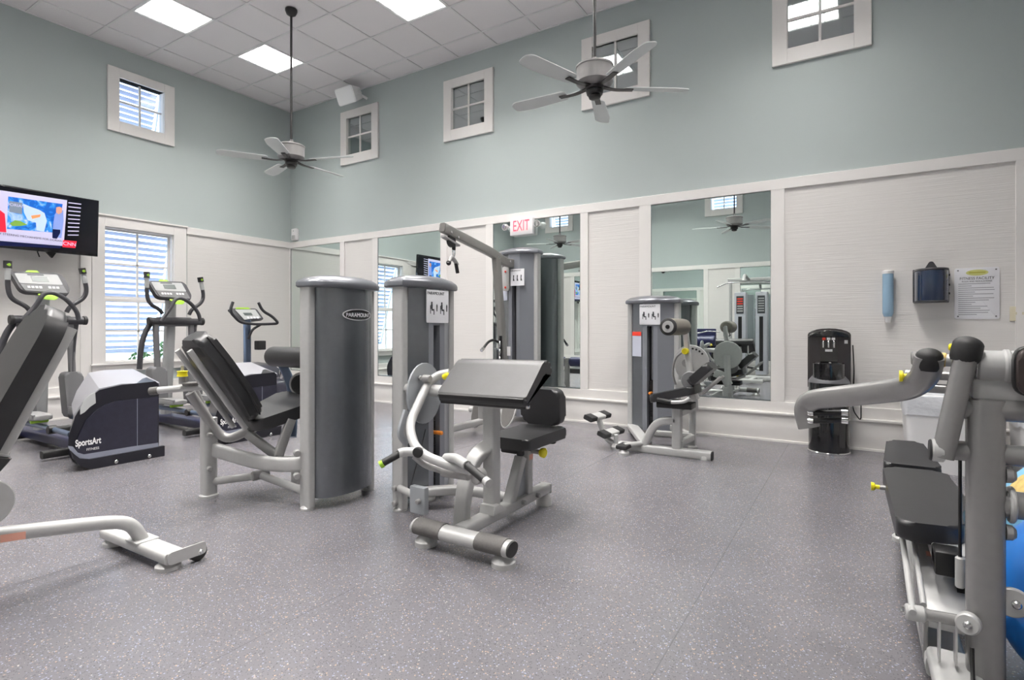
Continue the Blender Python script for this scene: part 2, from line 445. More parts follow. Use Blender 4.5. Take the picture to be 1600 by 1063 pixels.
for c in BH: hi_window('y', c, YB, -1, 'pane')
for c in FH: hi_window('y', c, YF, 1, 'glass')
# tall double-hung window in the left wall
def tall_window():
    nwin[0] += 1
    y0, y1, z0, z1 = LW; bm = new()
    add_box(bm, XL, XL+0.03, y0-0.135, y0, z0-0.10, ZT, 0.003); add_box(bm, XL, XL+0.03, y1, y1+0.165, z0-0.10, ZT, 0.003)
    add_box(bm, XL, XL+0.03, y0, y1, z1, ZT, 0.003); add_box(bm, XL, XL+0.03, y0, y1, z0-0.10, z0, 0.003)
    root = struct('window_%d' % nwin[0], bm, 'trim', smooth=0)
    obj('sill', box(XL-0.02, XL+0.05, y0-0.15, y1+0.18, z0-0.02, z0, bev=0.004), 'trim', root, 0)
    obj('drip_cap', box(XL, XL+0.045, y0-0.15, y1+0.18, ZT-0.012, ZT+0.006), 'trim', root, 0)
    b2 = new()
    for q in ((y0-0.004, y0+0.012, z0-0.004, z1+0.004), (y1-0.012, y1+0.004, z0-0.004, z1+0.004), (y0, y1, z1-0.012, z1+0.004), (y0, y1, z0-0.004, z0+0.012)): add_box(b2, XL-0.125, XL+0.002, *q)
    obj('reveal', b2, 'trim', root, 0)
    ym = (y0+y1)/2; zm = z0+(z1-z0)*0.475
    for k, (a, b_) in enumerate(((z0, zm), (zm, z1))):
        x = XL-0.05-0.03*k
        fr = new(); e = 0.035
        for q in ((y0, y0+e, a, b_), (y1-e, y1, a, b_), (y0+e, y1-e, a, a+e), (y0+e, y1-e, b_-e, b_)): add_box(fr, x-0.014, x+0.014, *q)
        sash = obj('sash', fr, 'trim', root, 0)
        hm = (a+b_)/2
        obj('muntin', box(x-0.01, x+0.01, ym-0.011, ym+0.011, a+e, b_-e), 'trim', sash, 0)
        obj('muntin', box(x-0.01, x+0.01, y0+e, y1-e, hm-0.011, hm+0.011), 'trim', sash, 0)
        for p0, p1 in ((y0+e, ym-0.011), (ym+0.011, y1-e)):
            for q0, q1 in ((a+e, hm-0.011), (hm+0.011, b_-e)):
                obj('pane', box(x-0.002, x+0.002, p0, p1, q0, q1), 'glass', sash, 0)
    return root
tall_window()
# slatted shutters hung outside the windows, propped open at the bottom
def shutter(y0, y1, ztop, zbot, out, n, label, axis='x', wallx=None, sgn=-1):
    wx = (XL-0.13) if wallx is None else wallx
    def Q(s, a): # s: 0 top .. 1 bottom, a along the window
        x = wx+sgn*(0.03+out*s); z = ztop+(zbot-ztop)*s
        return V((x, a, z)) if axis == 'x' else V((a, x, z))
    t = thing('slatted_shutter', label, 'shutter', Q(0, (y0+y1)/2), 'slatted shutters outside the windows')
    A = Y1 if axis == 'x' else X1
    along = (Q(1, y0)-Q(0, y0)).normalized()
    for a in (y0, y1-0.014): obj('stile', tube([Q(0, a+0.007), Q(1, a+0.007)], fil=0, prof=rrect(0.014, 0.03, 0.003), up=A.cross(along)), 'shutter', t, 0)
    for s in (0.0, 1.0): obj('rail', tube([Q(s, y0), Q(s, y1)], fil=0, prof=rrect(0.05, 0.03, 0.004), up=A.cross(along)), 'shutter', t, 0)
    nrm = A.cross(along); tilt = (along*0.80+nrm*0.60).normalized() if (A.cross(along)).z > 0 else (along*0.80-nrm*0.60).normalized()
    for k in range(n):
        s = (k+0.7)/(n+0.4); c = Q(s, y0+0.05); d_ = Q(s, y1-0.05)
        obj('slat', tube([c, d_], fil=0, prof=rrect(0.008, 0.062, 0.002, 1), up=tilt), 'shutter', t, 0)
    return t
shutter(LW[0]-0.12, LW[1]+0.12, 2.66, 0.75, 0.55, 24, 'white slatted shutter propped open outside the tall window')
shutter(LH[0]-0.05, LH[1]+0.05, 4.32, 3.62, 0.22, 10, 'small white slatted shutter outside the high window above the television wall')
for c, lb in zip(FH, ('nearest the television wall', 'second from the television wall', 'third from the television wall', 'second from the far end', 'at the far end')):
    shutter(c-0.32, c+0.32, 4.32, 3.62, 0.22, 10, 'white slatted shutter outside the high window behind the camera, '+lb, 'y', YF-0.13, -1)
struct('ground', box(-18, XL-0.13, -8, 14, -0.6, -0.5), 'soil', smooth=0)
def bush(c, r, n, label):
    bm = new()
    for k in range(n):
        d_ = V((random.gauss(0, 1), random.gauss(0, 1), random.gauss(0, 1))).normalized()*r*random.random()**0.4
        p = V(c)+V((d_.x, d_.y, d_.z)); s = random.uniform(0.03, 0.06)
        a = V((random.gauss(0, 1), random.gauss(0, 1), random.gauss(0, 1))).normalized(); b_ = a.orthogonal().normalized()*0.45
        bm.faces.new([bm.verts.new(p+q*s) for q in (a, b_, -a, -b_)])
    t = thing('shrub', label, 'shrub', (c[0], c[1], -0.5))
    f = obj('foliage', bm, 'leaf', t, 0); 
    obj('stem', tube([(c[0], c[1], -0.5), (c[0]+0.03, c[1], c[2])], 0.025, 0), 'fan_dark', t)
bush((XL-1.1, 4.25, 0.35), 0.55, 700, 'green leafy shrub outside the bottom of the tall window')

# --- ceiling: grid bars and lay-in tiles
TL = 0.61
gx = [-5.64+TL*k for k in range(-3, 14)]; gx = [XL]+[g_ for g_ in gx if XL+0.05 < g_ < XR-0.05]+[XR]
gy = [3.555+TL*k for k in range(-8, 5)]; gy = [YF]+[g_ for g_ in gy if YF+0.05 < g_ < YB-0.05]+[YB]
LAMPX = [-6.555, -4.115, -2.895, -0.455]; LAMPY = [4.47, 3.25, 1.42, 0.20]
lampcells = [(x, y) for x in LAMPX for y in LAMPY]
ceil = struct('ceiling', box(XL-0.1, XR+0.1, YF-0.1, YB+0.1, ZC+0.22, ZC+0.27), 'tile', smooth=0)
for g_ in gx[1:-1]: obj('grid_bar', box(g_-0.012, g_+0.012, YF, YB, ZC-0.004, ZC+0.03), 'grid', ceil, 0)
for g_ in gy[1:-1]: obj('grid_bar', box(XL, XR, g_-0.012, g_+0.012, ZC-0.0035, ZC+0.03), 'grid', ceil, 0)
for a in ((XL, XL+0.02, YF, YB), (XR-0.02, XR, YF, YB), (XL, XR, YF, YF+0.02), (XL, XR, YB-0.02, YB)): obj('wall_angle', box(a[0], a[1], a[2], a[3], ZC-0.003, ZC+0.02), 'grid', ceil, 0)
tilemesh = {}
for i in range(len(gx)-1):
    for j in range(len(gy)-1):
        cx, cy = (gx[i]+gx[i+1])/2, (gy[j]+gy[j+1])/2
        if any(abs(cx-x) < 0.2 and abs(cy-y) < 0.2 for x, y in lampcells): continue
        sx, sy = gx[i+1]-gx[i]-0.02, gy[j+1]-gy[j]-0.02
        key = (round(sx, 3), round(sy, 3))
        if key not in tilemesh:
            o = obj('ceiling_tile', box(-sx/2, sx/2, -sy/2, sy/2, 0.006, 0.022, bev=0.003), 'tile', None, 0); tilemesh[key] = o.data
        else:
            o = bpy.data.objects.new('ceiling_tile', tilemesh[key]); C.objects.link(o)
        o.parent = ceil; o.location = (cx, cy, ZC)
lampn = 0
ROWN = ['nearest the mirror wall', 'second from the mirror wall', 'third from the mirror wall', 'fourth from the mirror wall', 'fifth from the mirror wall']
COLN = ['row nearest the television', 'second row from the television', 'third row from the television', 'row farthest from the television']
def troffer(cx, cy, label):
    t = thing('ceiling_light', label, 'ceiling light', (cx, cy, ZC), 'square louvred lights in the ceiling')
    h = 0.285; bm = new()
    for q in ((-h, -h+0.01, -h, h), (h-0.01, h, -h, h), (-h, h, -h, -h+0.01), (-h, h, h-0.01, h)): add_box(bm, cx+q[0], cx+q[1], cy+q[2], cy+q[3], ZC+0.004, ZC+0.16)
    add_box(bm, cx-h, cx+h, cy-h, cy+h, ZC+0.16, ZC+0.17)
    obj('housing', bm, 'fixture', t, 0)
    fr = new(); e = 0.30
    for q in ((-e, -h, -e, e), (h, e, -e, e), (-h, h, -e, -h), (-h, h, h, e)): add_box(fr, cx+q[0], cx+q[1], cy+q[2], cy+q[3], ZC-0.002, ZC+0.008)
    obj('frame', fr, 'fixture', t, 0)
    for k in (-1, 0, 1):
        obj('louvre_blade', box(cx+k*0.1425-0.004, cx+k*0.1425+0.004, cy-h, cy+h, ZC+0.004, ZC+0.105), 'louvre', t, 0)
        obj('louvre_blade', box(cx-h, cx+h, cy+k*0.1425-0.004, cy+k*0.1425+0.004, ZC+0.004, ZC+0.105), 'louvre', t, 0)
    for k in (-0.19, 0.0, 0.19): obj('tube_lamp', cyl((cx+k, cy-0.27, ZC+0.135), (cx+k, cy+0.27, ZC+0.135), 0.013), 'lamp_on', t)
    ld = bpy.data.lights.new('lamp_light', 'AREA'); ld.shape = 'SQUARE'; ld.size = 0.52; ld.energy = LAMP_WATTS; ld.color = (1.0, 0.965, 0.93)
    lo = bpy.data.objects.new('lamp_light', ld); C.objects.link(lo); lo.parent = t; lo.location = (0, 0, 0.112)
mat('louvre', (168, 168, 168), 0.4, metal=0.3)
mat('lamp_on', (255, 250, 244), 0.5, emit=6.0)
for i, x in enumerate(LAMPX):
    for j, y in enumerate(LAMPY): troffer(x, y, 'square louvred ceiling light '+ROWN[j]+', '+COLN[i])

# ================================================================ fans, screen and things on the walls
def fan(x, y, label, rot):
    t = thing('ceiling_fan', label, 'ceiling fan', (x, y, ZC), 'ceiling fans on long rods')
    obj('canopy', lathe([(0, ZC), (0.065, ZC), (0.065, ZC-0.02), (0.05, ZC-0.055), (0.02, ZC-0.075), (0, ZC-0.075)], (x, y, 0)), 'fan_dark', t)
    obj('rod', cyl((x, y, ZC-0.07), (x, y, 3.10), 0.0125), 'fan_dark', t)
    obj('coupling', lathe([(0, 3.16), (0.02, 3.16), (0.026, 3.13), (0.026, 3.085), (0, 3.085)], (x, y, 0)), 'fan_grey', t)
    mo = obj('motor_housing', lathe([(0, 3.105), (0.13, 3.10), (0.145, 3.092), (0.146, 3.08), (0.140, 3.075), (0.140, 2.985), (0.142, 2.965), (0.125, 2.945), (0.10, 2.935), (0, 2.93)], (x, y, 0), seg=36), 'fan_grey', t)
    obj('switch_cup', lathe([(0, 2.94), (0.075, 2.94), (0.07, 2.915), (0.058, 2.91), (0.066, 2.90), (0.06, 2.875), (0.045, 2.87), (0.05, 2.862), (0.042, 2.845), (0.025, 2.838), (0, 2.838)], (x, y, 0)), 'fan_dark', t)
    for k in range(5):
        a = rot+k*2*math.pi/5; R = V((math.cos(a), math.sin(a), 0)); T = V((-math.sin(a), math.cos(a), 0)); c = V((x, y, 2.925))
        tl = (T*0.975+Z1*0.20)
        pts = [c+R*0.24-tl*0.055, c+R*0.60-tl*0.07, c+R*0.735-tl*0.05, c+R*0.745+tl*0.03, c+R*0.70+tl*0.07, c+R*0.24+tl*0.055]
        bl = obj('blade', prism(fillet(pts, 0.03, True, 4), Z1*0.006), 'fan_blade', t, 30)
        obj('blade_arm', tube([c+R*0.06+Z1*0.008, c+R*0.16-Z1*0.01, c+R*0.30-Z1*0.006], fil=0.04, prof=rrect(0.045, 0.008, 0.002, 1), up=Z1), 'fan_dark', bl)
    return t
fan(-5.327, 3.881, 'grey ceiling fan hanging near the corner of the two visible walls', 0.35)
fan(-1.72, 3.95, 'grey ceiling fan hanging in front of the third framed window', 0.62)
fan(-5.55, 0.60, 'grey ceiling fan over the ellipticals, reflected under the exit sign', 0.2)
fan(-1.90, 0.75, 'grey ceiling fan behind the camera, reflected in the rightmost mirror', 0.5)

# --- television
XT = -7.60
def tv():
    t = thing('television', 'wall-mounted flat television showing a weather map news broadcast', 'television', (XL+0.02, 2.3, 2.2))
    y0, y1, z0, z1 = 1.70, 2.925, 1.915, 2.575
    tl = V((-0.04, 0, -1)).normalized()       # the set leans a little forward
    def Q(a, q, d=0.0): return V((XT+(z1-q)*-0.05+d, a, q))
    def slab(name, m, pts, d0, d1, par, bev=0.0):
        return obj(name, prism([Q(a, q, d0) for a, q in pts], V((d1-d0, 0, 0)), bev), m, par, 30)
    rect = lambda a0, a1, q0, q1: [(a0, q0), (a1, q0), (a1, q1), (a0, q1)]
    cab = slab('cabinet', 'gloss_black', rect(y0, y1, z0, z1), -0.05, 0.0, t, 0.004)
    scr = slab('screen', 'tv_dark', rect(y0+0.014, y1-0.014, z0+0.028, z1-0.014), -0.001, 0.0012, t)
    def pic(name, m, px, d):
        pts = []
        for a, b_ in px:
            p = P(a, b_, X=XT+0.0); pts.append((p.y, p.z))
        return slab(name, m, pts, 0.001, 0.0012+d, scr)
    pic('picture_backdrop', 'tv_white', [(-40, 292), (5, 298), (105, 313), (101, 384), (96, 384), (0, 378), (-40, 376)], 0.001)
    pic('picture_ticker', 'tv_navy', [(-40, 373), (0, 376), (97, 384), (96, 388), (0, 383.5), (-40, 381)], 0.002)
    pic('picture_map', 'tv_blue', [(13, 307), (98, 319), (93, 364), (12, 357.5)], 0.002)
    pic('map_cloud', 'tv_cloud', [(36, 318), (48, 323), (62, 328), (70, 333), (74, 345), (70, 362), (58, 360), (57, 348), (44, 344), (38, 332)], 0.003)
    pic('map_storm', 'tv_orange', [(49, 337), (56, 336), (64, 335), (63, 339), (55, 341), (51, 342)], 0.004)
    pic('map_land', 'tv_green', [(16, 349), (24, 344), (32, 345), (44, 351), (34, 353), (20, 353)], 0.003)
    pic('map_caption', 'tv_greybox', [(15, 314), (35, 317), (35, 335), (15, 331)], 0.003)
    pic('picture_strap', 'tv_white', [(-40, 355), (0, 360), (100, 372), (99, 382), (0, 374), (-40, 371)], 0.003)
    pic('presenter', 'tv_shirt', [(86, 335), (92, 327), (99, 329), (100, 345), (97, 372), (83, 370), (84, 350)], 0.004)
    pic('presenter_head', 'tv_skin', [(88, 324), (93, 323), (97, 325), (97, 332), (92, 335), (88, 332)], 0.005)
    pic('presenter_trousers', 'tv_navy', [(83, 358), (95, 359), (95, 364), (90, 373), (83, 372)], 0.005)
    pic('host_jacket', 'tv_red', [(-30, 325), (0, 328), (8, 334), (11, 363), (0, 362), (-30, 360)], 0.004)
    pic('channel_block', 'tv_red', [(100, 375), (121, 377), (119, 387.5), (99, 386)], 0.005)
    for k in range(9):  # window louvres reflected in the dark screen, painted as glowing white bars
        pic('reflection_bar', 'tv_white', [(107, 316+k*6.3), (127-k*0.4, 318.5+k*6.0), (127-k*0.4, 320+k*6.0), (107, 317.5+k*6.3)], 0.002)
    s0 = P(44, 370, X=XT); dirr = (P(98, 376.5, X=XT)-P(0, 364.5, X=XT)).normalized()
    text('strap_text', 'BREAKDOWN OF STEERING MECHANISMS FOR DORIAN', 0.030, V((XT+0.006-(z1-s0.z)*0.05, s0.y-0.07, s0.z)), dirr, Z1, 'tv_ink', scr, ext=0.0002)
    s1 = P(110, 381.5, X=XT); text('channel_text', 'CNN', 0.055, V((XT+0.0075-(z1-s1.z)*0.05, s1.y, s1.z)), dirr, Z1, 'tv_white', scr, ext=0.0002)
    s2 = P(25, 321, X=XT); text('map_text', 'DORIAN', 0.042, V((XT+0.0055-(z1-s2.z)*0.05, s2.y, s2.z)), dirr, Z1, 'tv_white', scr, ext=0.0002)
    obj('wall_bracket', box(XL+0.008, XL+0.03, 2.15, 2.45, 2.0, 2.45, bev=0.004), 'dark_plastic', t)
    for z in (2.1, 2.35): obj('mount_arm', tube([(XL+0.03, 2.3, z), (XT-0.06, 2.3, z)], fil=0, prof=rrect(0.04, 0.03, 0.005)), 'dark_plastic', t)
    obj('mount_plate', box(XT-0.085, XT-0.05, 2.1, 2.5, 2.05, 2.42), 'dark_plastic', t)
    p = P(78, 396, X=XT-0.1); obj('sensor_box', prism([(p.x-0.03, p.y-0.05, p.z+0.03), (p.x-0.03, p.y+0.06, p.z+0.02), (p.x-0.03, p.y+0.02, p.z-0.05)], (0.05, 0, 0), 0.004), 'black', t)
    p = P(60, 396, X=XT-0.1); obj('cable', tube([(p.x, p.y-0.02, p.z+0.1), (p.x, p.y-0.01, p.z+0.02), (p.x, p.y+0.01, p.z-0.04)], 0.006, 0.02), 'black', t)
def emi(n, c, s=0.42): mat(n, c, 0.3, emit=s, spec=0.2)
mat('tv_dark', (10, 10, 20), 0.1)
for n, c in dict(tv_white=(196, 192, 220), tv_navy=(16, 22, 60), tv_blue=(40, 120, 216), tv_cloud=(186, 206, 226), tv_orange=(232, 150, 96), tv_green=(120, 160, 70),
                 tv_greybox=(120, 132, 150), tv_shirt=(130, 150, 210), tv_skin=(204, 150, 130), tv_red=(226, 40, 62), tv_ink=(70, 66, 90)).items(): emi(n, c)
def map_mat():
    m = M['tv_blue']; nt = m.node_tree; b = nt.nodes['Principled BSDF']
    tc = nt.nodes.new('ShaderNodeTexCoord'); n = nt.nodes.new('ShaderNodeTexNoise'); n.inputs['Scale'].default_value = 9; n.inputs['Detail'].default_value = 5; n.inputs['Distortion'].default_value = 1.2
    r = nt.nodes.new('ShaderNodeValToRGB'); e = r.color_ramp.elements
    e[0].position = 0.42; e[0].color = (0.01, 0.10, 0.45, 1); e[1].position = 0.72; e[1].color = (0.62, 0.70, 0.85, 1); q = e.new(0.55); q.color = (0.04, 0.27, 0.72, 1)
    nt.links.new(tc.outputs['Object'], n.inputs['Vector']); nt.links.new(n.outputs['Fac'], r.inputs['Fac']); nt.links.new(r.outputs['Color'], b.inputs['Base Color']); nt.links.new(r.outputs['Color'], b.inputs['Emission Color'])
map_mat()
tv()

# --- exit sign with twin lamps over the mirror
def exit_sign():
    c = V((-3.415, YB-0.03, 2.285)); t = thing('exit_sign', 'white exit sign with red letters and twin emergency lamps', 'exit sign', c)
    b_ = obj('sign_box', box(c.x-0.158, c.x+0.158, YB-0.085, YB-0.026, 2.187, 2.383, bev=0.006), 'white', t)
    text('exit_letters', 'EXIT', 0.185, (c.x, YB-0.0855, 2.292), X1, Z1, 'exit_red', b_, ext=0.002, sx=0.62)
    for s in (-1, 1):
        hx = c.x+s*0.215
        obj('lamp_arm', cyl((c.x+s*0.15, YB-0.055, 2.30), (hx, YB-0.055, 2.30), 0.012), 'white', t)
        hd = obj('lamp_head', lathe([(0, 0), (0.02, 0.0), (0.038, 0.03), (0.042, 0.06), (0, 0.06)], (hx, YB-0.045, 2.305), (0.15*s, -1, -0.15)), 'white', t)
        obj('lamp_lens', lathe([(0, 0.061), (0.036, 0.061), (0.03, 0.068), (0, 0.07)], (hx, YB-0.045, 2.305), (0.15*s, -1, -0.15)), 'chrome', hd)
exit_sign()
# --- white loudspeaker under the ceiling
def speaker():
    t = thing('loudspeaker', 'white box loudspeaker on a bracket under the ceiling corner', 'speaker', (-6.2, YB, 4.4))
    c = V((-6.16, YB-0.27, 4.415)); F = V((0.0, -0.9, -0.42)).normalized(); R = Z1.cross(F).normalized(); U = F.cross(R).normalized()
    bm = new()
    def ring(s, d, ww, hh): return [c+F*d+R*(a*ww/2)+U*(b_*hh/2) for a, b_ in ((-1, -1), (1, -1), (1, 1), (-1, 1))]
    A = fillet(ring(1, 0.11, 0.36, 0.23), 0.04, True, 4); B_ = fillet(ring(1, -0.11, 0.22, 0.16), 0.03, True, 4)
    va = [bm.verts.new(p) for p in A]; vb = [bm.verts.new(p) for p in B_]
    bm.faces.new(va); bm.faces.new(vb[::-1])
    for k in range(len(va)): bm.faces.new((va[k], va[(k+1) % len(va)], vb[(k+1) % len(va)], vb[k]))
    obj('cabinet', bm, 'speaker', t)
    obj('grille', prism(fillet(ring(1, 0.11, 0.33, 0.205), 0.035, True, 4), F*0.006), 'fixture', t)
    for s in (-1, 1): obj('bracket_knob', cyl(c+R*0.12*s-F*0.04, c+R*0.165*s-F*0.04, 0.022), 'fixture', t)
    obj('bracket', tube([c-F*0.08, c-F*0.16+V((0, 0.05, 0)), V((c.x+0.05, YB, c.z+0.03))], 0.018, 0.03), 'fixture', t)
speaker()
def sensor():
    t = thing('motion_sensor', 'small white motion sensor on the wall in the room corner', 'sensor', (-7.76, YB, 2.6))
    obj('sensor_body', box(-7.80, -7.68, YB-0.06, YB, 2.49, 2.68, bev=0.012), 'white', t)
    obj('sensor_lens', box(-7.775, -7.705, YB-0.068, YB-0.058, 2.51, 2.57, bev=0.004), 'grey_light', t)
    obj('indicator', cyl((-7.74, YB-0.066, 2.64), (-7.74, YB-0.058, 2.64), 0.006), 'ink', t)
sensor()
# --- cup dispenser, towel dispenser, notice, switch plates
def cups():
    x = 0.225; t = thing('cup_dispenser', 'pale blue tubular paper cup dispenser on the white wall', 'dispenser', (x, YB, 1.3)); y = YB-0.055
    obj('tube', lathe([(0, 1.20), (0.038, 1.20), (0.040, 1.21), (0.040, 1.535), (0, 1.535)], (x, y, 0)), 'cup_blue', t)
    obj('lid', lathe([(0, 1.53), (0.043, 1.53), (0.043, 1.555), (0.03, 1.56), (0, 1.56)], (x, y, 0)), 'white', t)
    obj('collar', lathe([(0, 1.165), (0.030, 1.165), (0.041, 1.20), (0, 1.205)], (x, y, 0)), 'cup_blue', t)
    obj('paper_cup', lathe([(0, 1.115), (0.018, 1.115), (0.027, 1.17), (0, 1.17)], (x, y, 0)), 'white', t)
    for z in (1.28, 1.48): obj('mount', box(x-0.03, x+0.03, YB-0.03, YB-0.006, z-0.015, z+0.015), 'grey_light', t, 0)
cups()
def towels():
    x0, x1, z0, z1 = 0.405, 0.635, 1.288, 1.548; xm = (x0+x1)/2; t = thing('towel_dispenser', 'dark smoked-blue paper towel dispenser on the white wall', 'dispenser', (xm, YB, 1.4))
    arc = [V((x0, YB-0.008, z0)), V((x0+0.006, YB-0.09, z0))]
    for k in range(9): a = math.pi*(1-k/8); arc.append(V((xm+0.105*math.cos(a), YB-0.12-0.11*math.sin(a), z0)))
    arc += [V((x1-0.006, YB-0.09, z0)), V((x1, YB-0.008, z0))]
    obj('back_plate', box(x0-0.006, x1+0.006, YB-0.02, YB-0.006, z0-0.006, z1+0.01, bev=0.004), 'dark_plastic', t)
    obj('cover', prism(arc, Z1*(z1-z0-0.012), 0.008), 'navy_smoke', t)
    arc2 = [V((xm+(p.x-xm)*1.02, YB+(p.y-YB)*1.015, z1-0.014)) for p in arc]
    obj('top_lid', prism(arc2, Z1*0.018, 0.006), 'dark_plastic', t)
    obj('hanger', prism(fillet([(xm-0.05, YB-0.05, z1), (xm+0.05, YB-0.05, z1), (xm+0.012, YB-0.05, z1+0.07), (xm-0.012, YB-0.05, z1+0.07)], 0.012, True), V((0, 0.02, 0))), 'dark_plastic', t)
    arc3 = [V((xm+(p.x-xm)*1.02, YB+(p.y-YB)*1.015, z0-0.012)) for p in arc]
    obj('bottom_rim', prism(arc3, Z1*0.014, 0.004), 'dark_plastic', t)
    for z in (1.35, 1.42, 1.50): obj('side_latch', box(x1-0.004, x1+0.006, YB-0.07, YB-0.05, z-0.008, z+0.008), 'black', t, 0)
towels()
def notice():
    x0, x1, z0, z1 = 0.675, 0.955, 1.14, 1.552; xm = (x0+x1)/2; t = thing('rules_notice', 'white fitness facility rules notice screwed to the wall', 'sign', (xm, YB, 1.35)); yy = YB-0.018
    brd = obj('board', prism(fillet([(x0, yy, z0), (x1, yy, z0), (x1, yy, z1), (x0, yy, z1)], 0.018, True), V((0, 0.010, 0)), 0.002), 'paper', t)
    ov = [V((xm+0.002+0.07*math.cos(2*math.pi*k/24), yy, 1.513+0.024*math.sin(2*math.pi*k/24))) for k in range(24)]
    obj('emblem', prism(ov, V((0, -0.001, 0))), 'emblem', brd, 0)
    obj('emblem_band', box(xm-0.05, xm+0.054, yy-0.0018, yy, 1.509, 1.519), 'emblem_dark', brd, 0)
    text('heading', 'FITNESS FACILITY', 0.030, (xm, yy-0.0006, 1.467), X1, Z1, 'ink', brd, sx=0.92)
    text('subheading', 'RULES AND REGULATIONS', 0.0155, (xm, yy-0.0006, 1.443), X1, Z1, 'ink', brd)
    z = 1.424
    for k, f in enumerate((0.86, 0.36, 0.95, 0.97, 0.45, 0.94, 0.40, 0.96, 0.82, 0.46, 0.36, 0.78, 0.6, 0.84, 0.80, 0.5)):
        obj('text_line', box(x0+0.024, x0+0.024+(x1-x0-0.048)*f, yy-0.0007, yy, z-0.0024, z+0.0024), 'ink_soft', brd, 0); z -= 0.0165
    for a in (x0+0.022, x1-0.022):
        for q in (z0+0.022, z1-0.018): obj('screw', cyl((a, yy-0.003, q), (a, yy, q), 0.006), 'grey_plastic', t)
mat('emblem', (206, 206, 130), 0.5); mat('emblem_dark', (176, 172, 70), 0.5); mat('ink_soft', (150, 150, 156), 0.6)
notice()
def plate_(name, label, c, n, s, m, cat):
    """small cover plate; n = wall normal axis"""
    t = thing(name, label, cat, c); x, y, z = c
    if n == 'y':
        obj('cover', box(x-s, x+s, y-0.008, y, z-0.057, z+0.057, bev=0.003), m, t); 
        for k in ((-0.04, 0.0, 0.04) if s > 0.05 else (0.0,)): obj('toggle', box(x+k-0.005, x+k+0.005, y-0.02, y-0.006, z-0.008, z+0.012), m, t, 0)
    else:
        obj('cover', box(x, x+0.008, y-s, y+s, z-0.057, z+0.057, bev=0.003), m, t)
        for k in (-0.022, 0.022): obj('socket', box(x+0.006, x+0.011, y-0.017, y+0.017, z+k-0.014, z+k+0.014, bev=0.003), m, t)
plate_('switch_plate', 'cream light switch plate at the right edge of the wall', (1.09, YB-0.008, 1.18), 'y', 0.075, 'cream', 'switch')
p = P(131, 592, X=XL+0.008); plate_('wall_outlet', 'cream power outlet low on the wall below the tall window', (XL+0.008, p.y, p.z), 'x', 0.036, 'cream', 'outlet')

# ================================================================ standing things by the back wall
def cooler():
    x, y = -0.205, 5.46; t = thing('water_cooler', 'black cylindrical water cooler with tall tombstone back by the wall', 'water cooler', (x, y, 0)); r = 0.155
    obj('base_trim', lathe([(0, 0), (r+0.008, 0), (r+0.008, 0.014), (r, 0.02), (0, 0.02)], (x, y, 0), seg=32), 'chrome', t)
    obj('drum_body', lathe([(0, 0.015), (r, 0.015), (r, 0.60), (r-0.005, 0.61), (0, 0.61)], (x, y, 0), seg=36), 'gloss_black', t)
    yb_ = y+0.02; hw = 0.162
    pts = [V((x-hw, yb_, 0.55)), V((x+hw, yb_, 0.55)), V((x+hw, yb_, 1.01))]
    for k in range(1, 10): a = math.pi*k/10; pts.append(V((x+hw*math.cos(a), yb_, 1.01+0.055*math.sin(a))))
    pts.append(V((x-hw, yb_, 1.01)))
    obj('back_panel', prism(pts, V((0, 0.14, 0)), 0.006), 'cooler_brown', t)
    pts2 = [V((x+(p_.x-x)*0.92, yb_-0.001, 0.62+(p_.z-0.55)*0.84)) for p_ in pts]
    fl = obj('front_fascia', prism(pts2, V((0, -0.008, 0)), 0.003), 'cooler_brown', t)
    hood = [V((x-hw*0.95, yb_, 0.99)), V((x+hw*0.95, yb_, 0.99))]+[V((x+hw*0.95*math.cos(math.pi*k/8), yb_, 0.99+0.06*math.sin(math.pi*k/8))) for k in range(1, 8)]
    obj('top_hood', prism(hood, V((0, -0.05, 0)), 0.01), 'gloss_black', t)
    obj('alcove', box(x-0.065, x+0.065, yb_-0.014, yb_-0.007, 0.72, 0.985), 'gloss_black', t)
    for k, m in ((-0.035, 'red'), (0.0, 'white'), (0.035, 'white')): obj('tap_button', box(x+k-0.013, x+k+0.013, yb_-0.04, yb_-0.012, 0.965, 0.985, bev=0.003), m, t)
    for k in (-0.04, 0.0, 0.04): obj('tap', tube([(x+k, yb_-0.02, 0.97), (x+k, yb_-0.05, 0.95), (x+k, yb_-0.05, 0.90)], 0.008, 0.02), 'chrome', t)
    obj('label_strip', box(x-0.027, x+0.027, yb_-0.016, yb_-0.013, 0.865, 0.885), 'white', t, 0)
    obj('small_sticker', box(x+0.115, x+0.14, yb_-0.012, yb_-0.008, 0.935, 0.965), 'white', t, 0)
    obj('drip_bowl', lathe([(0, 0.62), (0.115, 0.62), (0.12, 0.66), (0.12, 0.765), (0.112, 0.772), (0.105, 0.765), (0, 0.755)], (x, y-0.03, 0), seg=30), 'gloss_black', t)
    obj('shoulder', lathe([(0.157, 0.60), (0.152, 0.62), (0.12, 0.66), (0, 0.66), (0, 0.60)], (x, y, 0), seg=32), 'cooler_grey', t)
    xr = x+0.175
    obj('power_cord', tube([(xr, y+0.15, 0.92), (xr+0.01, y+0.16, 0.7), (xr, y+0.12, 0.36), (xr+0.06, y+0.02, 0.28), (xr+0.06, y+0.08, 0.45), (xr, y+0.1, 0.44)], 0.005, 0.05, seg=8), 'black', t)
mat('cooler_brown', (52, 48, 48), 0.3, coat=0.2); mat('cooler_grey', (92, 92, 96), 0.3)
cooler()
